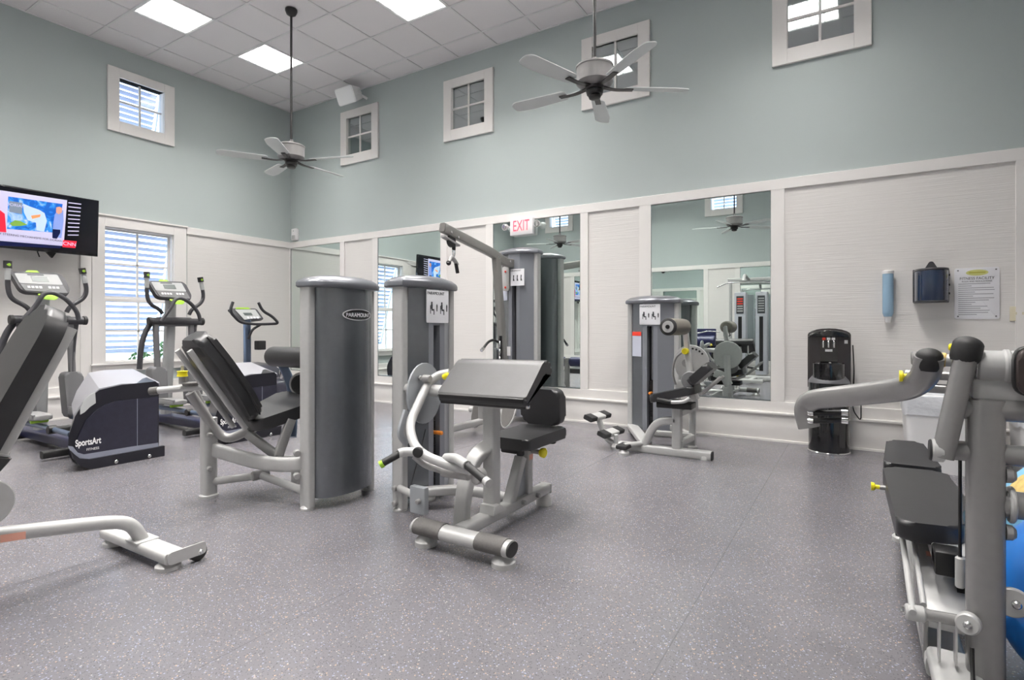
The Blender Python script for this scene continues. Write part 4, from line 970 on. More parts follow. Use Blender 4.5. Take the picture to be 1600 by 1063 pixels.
# ---------------------------------------------------------------- lat pulldown
def lat_machine():
    t = thing('lat_pulldown_machine', 'tall lat pulldown machine with long slanting beam by the exit sign mirror', 'gym machine', (-3.3, 5.1, 0))
    tower(t, -3.30, 5.43, (0, -1, 0), (1, 0, 0), 1.99, placard=False, sheet=True, logo=False, stack=True)
    S = 'silver_dark'; X = -3.33
    b0, b1, b2, b3 = P(692, 356, X=X), P(770, 396, X=X), P(790, 411, X=X), P(808, 412, X=X)
    bm_ = obj('beam', tube([b0, b1, b2, V((X, 5.42, b3.z))], fil=0.10, prof=rrect(0.06, 0.095, 0.014), up=Z1), 'beam', t)
    obj('beam_cap', tube([b0+(b0-b1).normalized()*0.012, b0], fil=0, prof=rrect(0.066, 0.09, 0.016), up=Z1), 'grip', bm_)
    for px in ((705, 363), (716, 371), (779, 402), (797, 409)):
        q = P(*px, X=X+0.03); obj('bolt', cyl(q, q+X1*0.012, 0.014), 'chrome', bm_)
    top = P(775, 400, X=X); low = P(787, 565, X=X); dr = (low-top); bot = top+dr*((top.z-0.08)/-dr.z)
    obj('upright', tube([top, bot], fil=0, prof=rrect(0.07, 0.09, 0.015), up=Y1), 'beam', t)
    # pulley bracket and hanging handle
    q = P(700, 376, X=X)
    obj('pulley_fork', tube([q+V((0, -0.08, 0.03)), q+V((0, 0.16, -0.03))], fil=0, prof=rrect(0.05, 0.02, 0.004), up=Z1), 'silver_dark', t)
    obj('pulley', disc(q+V((0, 0.05, 0.0)), X1, 0.06, 0.03), 'rubber', t)
    c0 = P(709, 388, X=X)
    obj('cable_end', cyl(c0+Z1*0.06, c0-Z1*0.02, 0.018), 'rubber', t)
    ring = [c0-Z1*0.04+V((0, 0.016*math.cos(a), 0.045*math.sin(a))) for a in [2*math.pi*k/14 for k in range(15)]]
    obj('carabiner', tube(ring, 0.006, 0, seg=8), 'chrome', t)
    h = P(707, 399, X=X)
    hd = obj('hanging_handle', tube([P(701, 412, X=X-0.0), P(705, 401, X=X), P(711, 408, X=X), P(714, 414, X=X)], 0.020, 0.03), 'silver_dark', t)
    obj('handle_grip', tube([P(712, 410, X=X), P(715, 427, X=X)], 0.018, 0), 'rubber', hd)
    obj('handle_end', disc(P(701, 411, X=X), (0.2, -1, -0.4), 0.024, 0.02), 'rubber', hd)
    # plate under the beam, instruction card
    pz = P(790, 437, Y=5.28); obj('pulley_plate', prism(fillet([pz+V((-0.045, 0, -0.13)), pz+V((0.045, 0, -0.13)), pz+V((0.045, 0, 0.15)), pz+V((-0.045, 0, 0.15))], 0.03, True), (0, 0.02, 0), 0.003), 'silver', t)
    for dz in (-0.09, 0.09): obj('bolt', cyl(pz+V((0, -0.012, dz)), pz+V((0, 0, dz)), 0.012), 'red', t)
    a = P(798, 421, Y=5.29); b_ = P(819, 446, Y=5.29)
    pl = obj('placard', box(a.x, b_.x, 5.288, 5.296, b_.z, a.z), 'paper', t, 0)
    xm = (a.x+b_.x)/2; text('placard_heading', 'PARAMOUNT', 0.022, (xm-0.02, 5.2875, a.z-0.02), X1, Z1, 'ink', pl)
    for dx in (-0.05, 0.0, 0.05):
        zc_ = (a.z+b_.z)/2-0.01; obj('printed_figure', prism([(xm+dx-0.008, 5.288, zc_-0.03), (xm+dx+0.014, 5.288, zc_-0.03), (xm+dx+0.004, 5.288, zc_), (xm+dx+0.008, 5.288, zc_+0.035), (xm+dx-0.006, 5.288, zc_+0.035)], (0, -0.0006, 0)), 'ink', pl, 0)
    # low-row handle rack on the upright
    r0 = P(782, 545, X=X+0.03)
    obj('rack_bracket', tube([r0+Z1*0.14, r0-Z1*0.14], fil=0, prof=rrect(0.04, 0.03, 0.006)), 'black', t)
    for k in range(3): obj('rack_ring', tube([r0+V((0.02, -0.05, 0.08-0.08*k)), r0+V((0.04, -0.07, 0.05-0.08*k)), r0+V((0.02, -0.05, 0.02-0.08*k))], 0.008, 0.02), 'chrome', t)
    lh = obj('row_handle', tube([P(754, 546, X=X), P(763, 534, X=X), P(771, 531, X=X), P(779, 535, X=X)], 0.014, 0.05), 'black', t)
    obj('handle_tip', tube([P(752, 548, X=X), P(755, 544.5, X=X)], 0.018, 0), 'chrome', lh)
    obj('tag', box(r0.x+0.02, r0.x+0.06, r0.y+0.10, r0.y+0.11, r0.z-0.08, r0.z+0.02), 'white', t, 0)
    # base, seat, thigh rollers, foot plates
    obj('base_rail', tube([(X, 5.40, 0.09), (X, 3.72, 0.09)], fil=0, prof=rrect(0.075, 0.06, 0.014), up=Z1), 'silver', t)
    obj('cross_foot', tube([(X-0.30, 3.74, 0.085), (X+0.30, 3.74, 0.085)], fil=0, prof=rrect(0.07, 0.055, 0.014), up=Z1), 'silver', t)
    for s in (-1, 1): obj('foot', foot(X+s*0.27, 3.74, 0.045, 0.06), 'silver', t)
    obj('seat_post', tube([(X, 4.15, 0.10), (X, 4.15, 0.44)], fil=0, prof=rrect(0.08, 0.08, 0.012), up=X1), S, t)
    obj('seat', pad((X, 4.20, 0.50), X1, Y1, 0.32, 0.62, 0.065, 0.05, 0.018), 'vinyl', t)
    obj('thigh_post', tube([(X, 4.72, 0.10), (X, 4.72, 0.66)], fil=0, prof=rrect(0.06, 0.06, 0.01), up=X1), S, t)
    obj('thigh_roller', lathe([(0, 0), (0.05, 0), (0.065, 0.012), (0.065, 0.19), (0.05, 0.20), (0, 0.20)], (X+0.04, 4.70, 0.61), X1), 'navy_vinyl', t)
    obj('thigh_roller', lathe([(0, 0), (0.05, 0), (0.065, 0.012), (0.065, 0.19), (0.05, 0.20), (0, 0.20)], (X-0.04, 4.70, 0.61), -X1), 'navy_vinyl', t)
    for s, px in ((-1, (748, 640)), (1, (795, 640))):
        c = P(*px, Y=4.75); U = V((0, 0.45, 0.9)).normalized()
        fp = obj('foot_plate', prism([c+X1*0.085*math.cos(2*math.pi*k/24)+U*(0.20*math.sin(2*math.pi*k/24)) for k in range(24)], V((0, 0.018, -0.009)), 0.004), 'silver', t, 40)
        obj('tread', prism([c+V((0, -0.006, 0.003))+X1*0.073*math.cos(2*math.pi*k/24)+U*(0.185*math.sin(2*math.pi*k/24)) for k in range(24)], V((0, 0.008, -0.004))), 'grip', fp, 40)
    obj('foot_plate_bar', tube([(X-0.25, 4.85, 0.18), (X+0.30, 4.85, 0.18)], 0.03, 0), 'silver', t)
    obj('foot_plate_strut', tube([(X+0.1, 4.86, 0.18), (X+0.05, 5.1, 0.09)], 0.025, 0), 'silver', t)
    return t
lat_machine()

# ---------------------------------------------------------------- ab machine by the mirror
def ab_machine():
    t = thing('ab_machine', 'ab crunch machine with grey foam roller and round cam plate by the wall', 'gym machine', (-1.45, 4.75, 0))
    tower(t, -1.715, 5.40, (0, -1, 0), (1, 0, 0), 1.39, sheet=True)
    S = 'silver'; Y = 4.62
    obj('base_rail', tube([P(968, 696, Y=Y), P(1112, 713, Y=Y)], fil=0, prof=rrect(0.08, 0.075, 0.02), up=Z1), S, t)
    e = P(1112, 713, Y=Y); obj('rail_cap', tube([e, e+X1*0.008], fil=0, prof=rrect(0.076, 0.07, 0.02), up=Z1), 'rubber', t)
    obj('foot', foot(-1.045, Y, 0.045, 0.06), S, t)
    obj('arch_tube', tube([P(1006, 697, Y=Y), P(1020, 668, Y=Y), P(1032, 658, Y=Y), P(1056, 657, Y=Y)], fil=0.08, prof=rrect(0.065, 0.075, 0.02), up=Y1), S, t)
    sp0, sp1 = P(1058, 700, Y=Y), P(1058, 628, Y=Y)
    obj('seat_post', tube([sp0, sp1+Z1*0.02], fil=0, prof=rrect(0.075, 0.075, 0.015), up=X1), S, t)
    # seat and lumbar pad
    a = P(1013, 618, Y=Y-0.10); b_ = P(1085, 607, Y=Y-0.10); 
    obj('seat', quad_pad([V((a.x, Y-0.12, a.z)), V((b_.x, Y-0.15, b_.z+0.02)), V((b_.x, Y+0.15, b_.z+0.02)), V((a.x, Y+0.12, a.z))], (0.01, 0, -0.065), 0.05, 0.018), 'vinyl', t)
    obj('seat_plate', box(a.x+0.06, b_.x-0.03, Y-0.08, Y+0.08, a.z-0.10, a.z-0.05, bev=0.006), 'black', t)
    c0 = P(1093, 607, Y=Y); c1 = P(1122, 582, Y=Y); U = (c1-c0).normalized(); N = V((-U.z, 0, U.x))
    cm = (c0+c1)/2
    obj('lumbar_pad', pad(cm+N*0.035, Y1, U, 0.28, (c1-c0).length+0.02, 0.07, 0.04, 0.022), 'vinyl', t)
    for s in (-0.06, 0.06): obj('pad_bar', tube([cm-N*0.045+Y1*s+U*0.10, cm-N*0.045+Y1*s-U*0.12], fil=0, prof=rrect(0.022, 0.022, 0.006)), 'silver_dark', t)
    obj('pad_hinge', cyl(P(1083, 621, Y=Y-0.08), P(1083, 621, Y=Y+0.08), 0.022), S, t)
    for s in (-0.14,): 
        hh = obj('seat_handle', tube([P(1029, 625, Y=Y+s), P(1050, 629, Y=Y+s), P(1070, 628, Y=Y+s), P(1078, 622, Y=Y+s)], 0.015, 0.03), S, t)
        obj('handle_grip', tube([P(1027, 624.6, Y=Y+s), P(1049, 628.6, Y=Y+s)], 0.018, 0), 'rubber', hh)
    # foot rests: double rubber bars
    fs = obj('foot_rest_stem', tube([P(975, 696, Y=Y), P(950, 690, Y=Y), P(942, 674, Y=Y), P(936, 656, Y=Y)], 0.026, 0.06), S, t)
    for pc in ((934, 651), (955, 676)):
        c = P(*pc, Y=Y-0.0)
        fb = obj('foot_rest', tube([c+V((-0.02, -0.16, 0.0)), c+V((0.02, 0.16, 0.0))], fil=0, prof=rrect(0.085, 0.04, 0.012), up=V((0.35, 0, 1))), S, t)
        for s in (-1, 1): obj('foot_tread', tube([c+V((0.01*s, s*0.075, 0.003)), c+V((0.021*s, s*0.168, 0.003))], fil=0, prof=rrect(0.09, 0.042, 0.012), up=V((0.35, 0, 1))), 'rubber', fb)
    obj('foot', foot(-1.80, 4.60, 0.045, 0.05), S, t); obj('foot_leg', cyl((-1.80, 4.60, 0.045), (-1.80, 4.60, 0.13), 0.02), S, t)
    ft = obj('stabiliser_pad', box(-1.72, -1.62, 4.38, 4.55, 0.05, 0.085, bev=0.01), 'rubber', t); obj('foot', foot(-1.66, 4.42, 0.045, 0.052), S, t)
    obj('stabiliser_bar', tube([(-1.67, 4.45, 0.075), (-1.55, 4.62, 0.075)], 0.022, 0), S, t)
    # cam plate, arm and foam roller
    YC = 4.92
    cc = P(1080, 567, Y=YC); cp = obj('cam_plate', disc(cc, Y1, 0.155, 0.016, 0.003, 40), 'silver', t)
    for k in range(5):
        a_ = 0.7+0.25*k; q = cc+V((0.125*math.cos(a_), -0.010, 0.125*math.sin(a_))); obj('cam_hole', cyl(q, q+Y1*0.004, 0.009), 'black', cp)
    obj('cam_hub', disc(cc+V((-0.03, -0.03, -0.0)), Y1, 0.038, 0.05), 'silver_dark', t)
    obj('cam_bracket', tube([cc+V((0.0, 0.04, 0)), cc+V((0.02, 0.05, -0.42))], fil=0, prof=rrect(0.06, 0.05, 0.01)), S, t)
    top = P(1070, 510, Y=YC-0.06); 
    obj('lever_arm', tube([top, P(1076, 564, Y=YC-0.06), P(1079, 590, Y=YC-0.06)], fil=0.03, prof=rrect(0.05, 0.035, 0.008), up=Y1), S, t)
    obj('arm_label', box(top.x+0.0, top.x+0.032, YC-0.088, YC-0.086, top.z-0.22, top.z-0.06), 'label_pale', t, 0)
    cw = P(1079, 594, Y=YC-0.10); obj('counterweight', disc(cw, Y1, 0.075, 0.06, 0.006, 32), 'grey_plastic', t); obj('counterweight_bolt', disc(cw-Y1*0.035, Y1, 0.018, 0.02), 'chrome', t)
    r1 = P(1071, 511, Y=YC-0.06); r0 = V((r1.x-0.02, r1.y-0.40, r1.z))
    dirr = (r0-r1).normalized()
    obj('roller_shaft', tube([r1+Y1*0.02, r1+dirr*0.12], 0.016, 0), S, t)
    rl = obj('foam_roller', lathe([(0, 0.05), (0.055, 0.05), (0.068, 0.06), (0.070, 0.09), (0.070, 0.41), (0.066, 0.43), (0, 0.43)], r1, dirr, 30), 'foam', t)
    obj('roller_end', lathe([(0, 0.428), (0.068, 0.428), (0.070, 0.442), (0.060, 0.448), (0, 0.444)], r1, dirr, 30), 'rubber', rl)
    obj('roller_washer', lathe([(0, 0.446), (0.048, 0.446), (0.046, 0.454), (0, 0.454)], r1, dirr, 26), 'silver', rl)
    obj('roller_nut', lathe([(0, 0.453), (0.018, 0.453), (0.016, 0.465), (0, 0.465)], r1, dirr, 14), 'black', rl)
    kn = P(1071, 549, Y=YC-0.10); obj('release_knob', cyl(kn-Y1*0.03, kn+Y1*0.03, 0.027), 'yellow', t)
    obj('hose', tube([kn+V((-0.02, 0.02, 0)), kn+V((-0.10, 0.03, -0.06)), kn+V((-0.13, 0.05, -0.20)), kn+V((-0.10, 0.06, -0.30))], 0.010, 0.10, seg=8), 'silver_dark', t)
    obj('cam_guard', tube([cc+V((-0.13, 0.04, -0.20)), cc+V((-0.02, 0.04, -0.24)), cc+V((0.02, 0.05, -0.33))], fil=0.05, prof=rrect(0.05, 0.09, 0.012)), S, t)
    # frame to tower
    q0 = P(1082, 632, Y=5.0); q1 = V((q0.x, 5.0, 0.0))
    obj('rear_leg', tube([V((q0.x, 5.0, 0.03)), q0+Z1*0.02], fil=0, prof=rrect(0.055, 0.055, 0.012), up=X1), S, t); obj('foot', foot(q0.x, 5.0, 0.042, 0.032), S, t)
    for z in (0.10, q0.z-0.03): obj('cross_bar', tube([V((q0.x, 5.0, z)), V((sp0.x+0.02, Y, z))], fil=0, prof=rrect(0.05, 0.055, 0.012), up=Z1), S, t)
    obj('tower_bar', tube([V((q0.x, 5.0, 0.10)), V((-1.52, 5.36, 0.10))], fil=0, prof=rrect(0.05, 0.055, 0.012), up=Z1), S, t)
    obj('tower_tie', tube([V((-1.93, 5.38, 0.07)), P(1010, 694, Y=Y+0.02)], fil=0, prof=rrect(0.10, 0.05, 0.012), up=Z1), S, t)
    obj('mid_bar', tube([(-1.60, 4.95, 0.11), (q0.x, 4.98, 0.11)], fil=0, prof=rrect(0.045, 0.05, 0.01), up=Z1), S, t)
    return t
mat('label_pale', (222, 214, 210), 0.5)
ab_machine()

# ---------------------------------------------------------------- press machine in the right foreground
def capsule(a, b_, r):
    L = (b_-a).length; pr = [(0, 0), (r*0.86, 0.002), (r*0.97, 0.012), (r, L*0.4)]
    for k in range(1, 8): q = k/7*math.pi/2; pr.append((r*math.cos(q), L-r*0.75+r*0.75*math.sin(q)))
    pr[-1] = (0, L)
    return lathe(pr, a, b_-a, 24)
def press_machine():
    t = thing('chest_press_machine', 'silver press machine with black bench and yellow knobs in the right foreground', 'gym machine', (0.3, 2.3, 0))
    S = 'silver_fore'
    px_, py_ = 0.302, 1.995
    obj('main_post', tube([(px_, py_, 0.03), (px_, py_, 0.87)], fil=0, prof=rrect(0.085, 0.075, 0.03, 4), up=Y1), S, t)
    obj('post_foot', foot(px_, py_, 0.06, 0.035), 'silver', t)
    obj('upper_bar', tube([(px_-0.055, py_, 0.846), (0.95, py_, 0.846)], 0.033, 0, seg=20), S, t)
    obj('middle_bar', tube([(px_-0.10, py_, 0.722), (0.95, py_, 0.722)], 0.028, 0, seg=20), S, t)
    lb = obj('lower_bar', tube([(px_+0.03, py_+0.01, 0.585), (0.95, py_+0.01, 0.585)], 0.037, 0, seg=20), S, t)
    obj('flange', disc((px_+0.056, py_+0.01, 0.585), X1, 0.05, 0.014), 'silver', lb)
    for z in (0.668, 0.512): obj('bolt', lathe([(0, 0), (0.022, 0), (0.020, 0.014), (0.012, 0.022), (0, 0.024)], (px_+0.042, py_-0.005, z), X1), 'silver_dark', t)
    obj('far_post', tube([(0.93, py_, 0.02), (0.93, py_, 1.25)], fil=0, prof=rrect(0.085, 0.075, 0.03, 4), up=Y1), S, t)
    obj('lug', disc((px_+0.055, py_-0.01, 0.325), Y1, 0.04, 0.014), 'silver', t); obj('lug_bolt', disc((px_+0.062, py_-0.02, 0.325), Y1, 0.011, 0.02), 'chrome', t)
    # pivot head, shaft and padded plate
    zp = 0.972
    obj('pivot_head', lathe([(0, 0), (0.040, 0), (0.043, 0.004), (0.043, 0.055), (0.047, 0.06), (0.047, 0.068), (0.043, 0.072), (0.043, 0.26), (0, 0.26)], (0.283, py_, zp-0.008), X1, 28), 'silver', t)
    for k in (0.0, 0.008): obj('pivot_ring', disc((0.279-k, py_, zp-0.008), X1, 0.044-k, 0.006), 'chrome', t)
    obj('pivot_shaft', cyl((0.15, py_+0.06, zp+0.006), (0.28, py_+0.04, zp), 0.018), 'silver', t)
    obj('shaft_collar', cyl((0.208, py_+0.052, zp+0.004), (0.224, py_+0.05, zp+0.003), 0.021), 'tan', t)
    obj('shaft_end', cyl((0.139, py_+0.06, zp+0.006), (0.160, py_+0.06, zp+0.006), 0.021), S, t)
    obj('padded_plate', pad((0.415, 1.93, 0.957), X1, Z1, 0.13, 0.125, -0.05, 0.035, 0.008), 'vinyl_brown', t)
    obj('plate_rim', pad((0.415, 1.935, 0.957), X1, Z1, 0.138, 0.133, -0.03, 0.038, 0.004), 'black', t)
    obj('head_bracket', box(0.27, 0.40, py_-0.02, py_+0.04, 0.872, 0.93, bev=0.006), 'silver', t)
    # near arm: slanting lever with black cap on top, round hub below
    top = V((0.258, py_-0.03, 1.0)); low = V((0.205, py_-0.03, 0.715))
    obj('lever_arm', tube([low-Z1*0.01, V((0.222, py_-0.03, 0.80)), top], fil=0.06, prof=rrect(0.052, 0.062, 0.022), up=Y1), S, t)
    obj('lever_cap', capsule(top-V((0.006, 0, 0.026)), top+V((0.008, 0, 0.046)), 0.036), 'rubber', t, 60)
    obj('hub', disc((0.195, py_-0.03, 0.722), X1, 0.032, 0.03), 'silver', t); obj('hub_cap', disc((0.178, py_-0.03, 0.722), X1, 0.030, 0.008), 'rubber', t)
    k0 = P(1493, 543, Y=py_+0.02); obj('pull_knob', cyl(k0-X1*0.016, k0+X1*0.03, 0.011), 'yellow', t)
    # far arm: long press arm with two grips
    pts = [P(1452, 558, Y=2.02)+Z1*0.0, P(1447, 588, Y=2.04), P(1422, 607, Y=2.08), P(1340, 617, Y=2.20), P(1266, 625, Y=2.30), P(1256, 640, Y=2.32), P(1264, 668, Y=2.32)]
    obj('press_arm', tube(pts, fil=0.05, prof=rrect(0.074, 0.052, 0.024), up=Y1), S, t)
    a = P(1453, 553, Y=2.02); b_ = P(1450, 577, Y=2.03); obj('arm_cap', capsule(b_-Z1*0.004, a+Z1*0.016, 0.034), 'rubber', t, 60)
    for y in (645.5, 657.5):
        g0, g1 = P(1264, y, Y=2.30), P(1325, y, Y=2.30)
        gr = obj('hand_grip', tube([g0+X1*0.012, g1-X1*0.018], 0.0098, 0), 'rubber', t); obj('grip_collar', tube([g0-X1*0.004, g0+X1*0.014], 0.0115, 0), 'chrome', gr); obj('grip_tip', tube([g1-X1*0.02, g1], 0.012, 0), 'chrome', gr)
    k1 = P(1410, 588, Y=2.06)
    obj('knob_shaft', cyl(k1+X1*0.012, k1+X1*0.05, 0.012), S, t); obj('release_knob', lathe([(0, 0), (0.017, 0), (0.017, 0.008), (0.008, 0.012), (0.009, 0.03), (0, 0.03)], k1-X1*0.008, X1), 'yellow', t)
    # two rods behind between the arms
    for z in (0.925, 0.885):
        rd = obj('spacer_tube', tube([(0.13, 2.12, z), (0.24, 2.10, z)], 0.014, 0), S, t); obj('tube_end', disc((0.242, 2.10, z), X1, 0.012, 0.008), 'lime', rd)
    # bench: long pad, head pad
    obj('bench_pad', quad_pad([V((0.112, 2.225, 0.43)), V((0.295, 2.255, 0.43)), V((0.305, 2.42, 0.43)), V((0.35, 2.60, 0.43)), V((0.335, 3.10, 0.43)), V((0.10, 3.08, 0.43))], (0, 0, -0.066), 0.05, 0.016), 'vinyl', t)
    obj('end_pad', quad_pad([V((0.105, 3.13, 0.435)), V((0.33, 3.13, 0.435)), V((0.28, 3.48, 0.49)), V((0.13, 3.46, 0.49))], (0, 0, -0.055), 0.03, 0.016), 'vinyl', t)
    obj('seat_carrier', prism([(0.205, 2.16, 0.372), (0.33, 2.16, 0.372), (0.33, 2.9, 0.372), (0.205, 2.9, 0.372)], (0, 0, -0.05), 0.006), 'silver', t)
    obj('seat_pivot', box(0.205, 0.275, 2.15, 2.24, 0.30, 0.375, bev=0.008), 'black', t)
    kk = P(1381, 757, Z=0.40); obj('seat_knob', lathe([(0, 0), (0.018, 0), (0.016, 0.012), (0.009, 0.016), (0.009, 0.034), (0, 0.034)], (0.052, kk.y, 0.385), X1), 'yellow', t); obj('seat_knob_shaft', cyl((0.08, kk.y, 0.385), (0.21, kk.y, 0.385), 0.010), S, t)
    # base frame
    obj('base_rail', tube([(0.225, 3.42, 0.07), (0.225, 2.03, 0.07)], fil=0, prof=rrect(0.105, 0.06, 0.018), up=Z1), 'silver', t)
    obj('base_rail_front', tube([(0.235, 2.05, 0.10), (0.245, 1.70, 0.055)], fil=0, prof=rrect(0.12, 0.05, 0.018), up=Z1), 'silver', t)
    for y in (3.38,): obj('foot', foot(0.20, y, 0.05, 0.045), 'silver', t)
    obj('foot', foot(0.245, 1.73, 0.05, 0.035), 'silver', t)
    obj('bench_leg', tube([(0.225, 3.25, 0.09), (0.225, 3.15, 0.38)], fil=0, prof=rrect(0.06, 0.05, 0.012), up=X1), 'silver', t)
    sl = obj('sloping_plate', prism([(0.175, 2.06, 0.20), (0.30, 2.06, 0.20), (0.30, 2.42, 0.325), (0.175, 2.42, 0.325)], (0, 0.01, -0.035), 0.008), 'silver', t)
    obj('plate_slot', box(0.265, 0.285, 2.19, 2.24, 0.235, 0.262), 'black', sl, 0); obj('warning_label', prism([(0.20, 2.33, 0.2965), (0.25, 2.33, 0.2965), (0.25, 2.35, 0.3035), (0.20, 2.35, 0.3035)], (0, 0, 0.002)), 'label_pink', sl, 0)
    obj('side_rod', tube([(0.135, 1.93, 0.26), (0.135, 2.42, 0.345)], 0.009, 0), 'silver', t); obj('side_rod', tube([(0.165, 2.0, 0.26), (0.17, 2.5, 0.345)], 0.008, 0), 'silver', t)
    obj('plate_side', prism([(0.17, 2.06, 0.19), (0.17, 2.42, 0.31), (0.17, 2.40, 0.16), (0.17, 2.08, 0.06)], (0.012, 0, 0), 0.003), S, t)
    obj('cross_shaft', cyl((0.118, 1.955, 0.25), (0.30, 1.975, 0.25), 0.016), S, t); obj('shaft_sleeve', cyl((0.118, 1.953, 0.25), (0.165, 1.958, 0.25), 0.022), 'silver', t)
    obj('shaft_nut', cyl((0.106, 1.952, 0.25), (0.12, 1.954, 0.25), 0.011), 'chrome', t)
    for x in (0.195, 0.232): obj('shaft_tab', prism([(x, 1.95, 0.255), (x, 1.99, 0.255), (x, 1.985, 0.13), (x, 1.95, 0.13)], (0.005, 0, 0)), 'silver', t, 0)
    obj('pivot_boss', disc((0.258, 1.935, 0.263), (-0.3, -1, 0.1), 0.028, 0.03), 'silver', t); obj('pivot_bolt', disc((0.254, 1.918, 0.264), (-0.3, -1, 0.1), 0.010, 0.012), 'chrome', t)
    obj('rail_bolt', disc((0.25, 1.80, 0.098), Z1, 0.012, 0.02), 'silver', t)
    # cables
    cx, cy = 0.254, 2.045
    obj('cable_rod', tube([(cx, cy, 0.70), (cx, cy, 0.405)], 0.0045, 0, seg=8), 'black', t); obj('cable_clevis', cyl((cx, cy, 0.315), (cx, cy, 0.405), 0.012), 'silver', t)
    obj('second_cable', tube([(cx+0.020, cy, 0.70), (cx+0.020, cy, 0.10)], 0.003, 0, seg=8), 'black', t)
    obj('loop_cable', tube([(0.265, 1.93, 0.20), (0.262, 1.90, 0.14), (0.258, 1.84, 0.09), (0.262, 1.78, 0.085)], 0.005, 0.05, seg=8), 'black', t)
    return t
press_machine()
def ball(c, r, m, label):
    t = thing('exercise_ball', label, 'exercise ball', (c[0], c[1], 0))
    prof = []
    for k in range(0, 49):
        a = math.pi*k/48; rr = r*math.sin(a); z = -r*math.cos(a)
        g_ = 1.0-(0.006 if (k % 4 == 0 and 6 < k < 42) else 0.0)
        prof.append((rr*g_ if 0 < k < 48 else 0, z*g_))
    ax = V((0.25, 0.1, 1)).normalized()
    b_ = obj('ball_skin', lathe(prof, (c[0], c[1], r), ax, 48), m, t, 80)
    obj('valve_plug', disc(V((c[0], c[1], r))+ax*(r-0.002), ax, 0.012, 0.006), 'white', t)
    return t, b_
ball((0.62, 2.20), 0.28, 'ball_blue', 'bright blue ribbed exercise ball beside the press machine post')
t2, b2 = ball((0.78, 3.05), 0.28, 'ball_pale', 'pale blue exercise ball with tan emblem behind the bright blue ball')
# round tan emblem printed on the pale ball, facing the camera
n_ = (V((-0.75, -0.42, 0.52))).normalized(); e1 = n_.orthogonal().normalized(); e2 = n_.cross(e1); bm = new(); cc_ = V((0.78, 3.05, 0.28)); prev = None
rings = []
for k in range(0, 6):
    a = 0.33*k/5; rings.append([bm.verts.new(cc_+(n_*math.cos(a)+(e1*math.cos(2*math.pi*j/20)+e2*math.sin(2*math.pi*j/20))*math.sin(a))*0.2825) for j in range(20)] if k else [bm.verts.new(cc_+n_*0.2825)])
for j in range(20): bm.faces.new((rings[0][0], rings[1][j], rings[1][(j+1) % 20]))
for a_, b_ in zip(rings[1:], rings[2:]):
    for j in range(20): bm.faces.new((a_[j], a_[(j+1) % 20], b_[(j+1) % 20], b_[j]))
obj('printed_emblem', bm, 'tan', b2, 60)

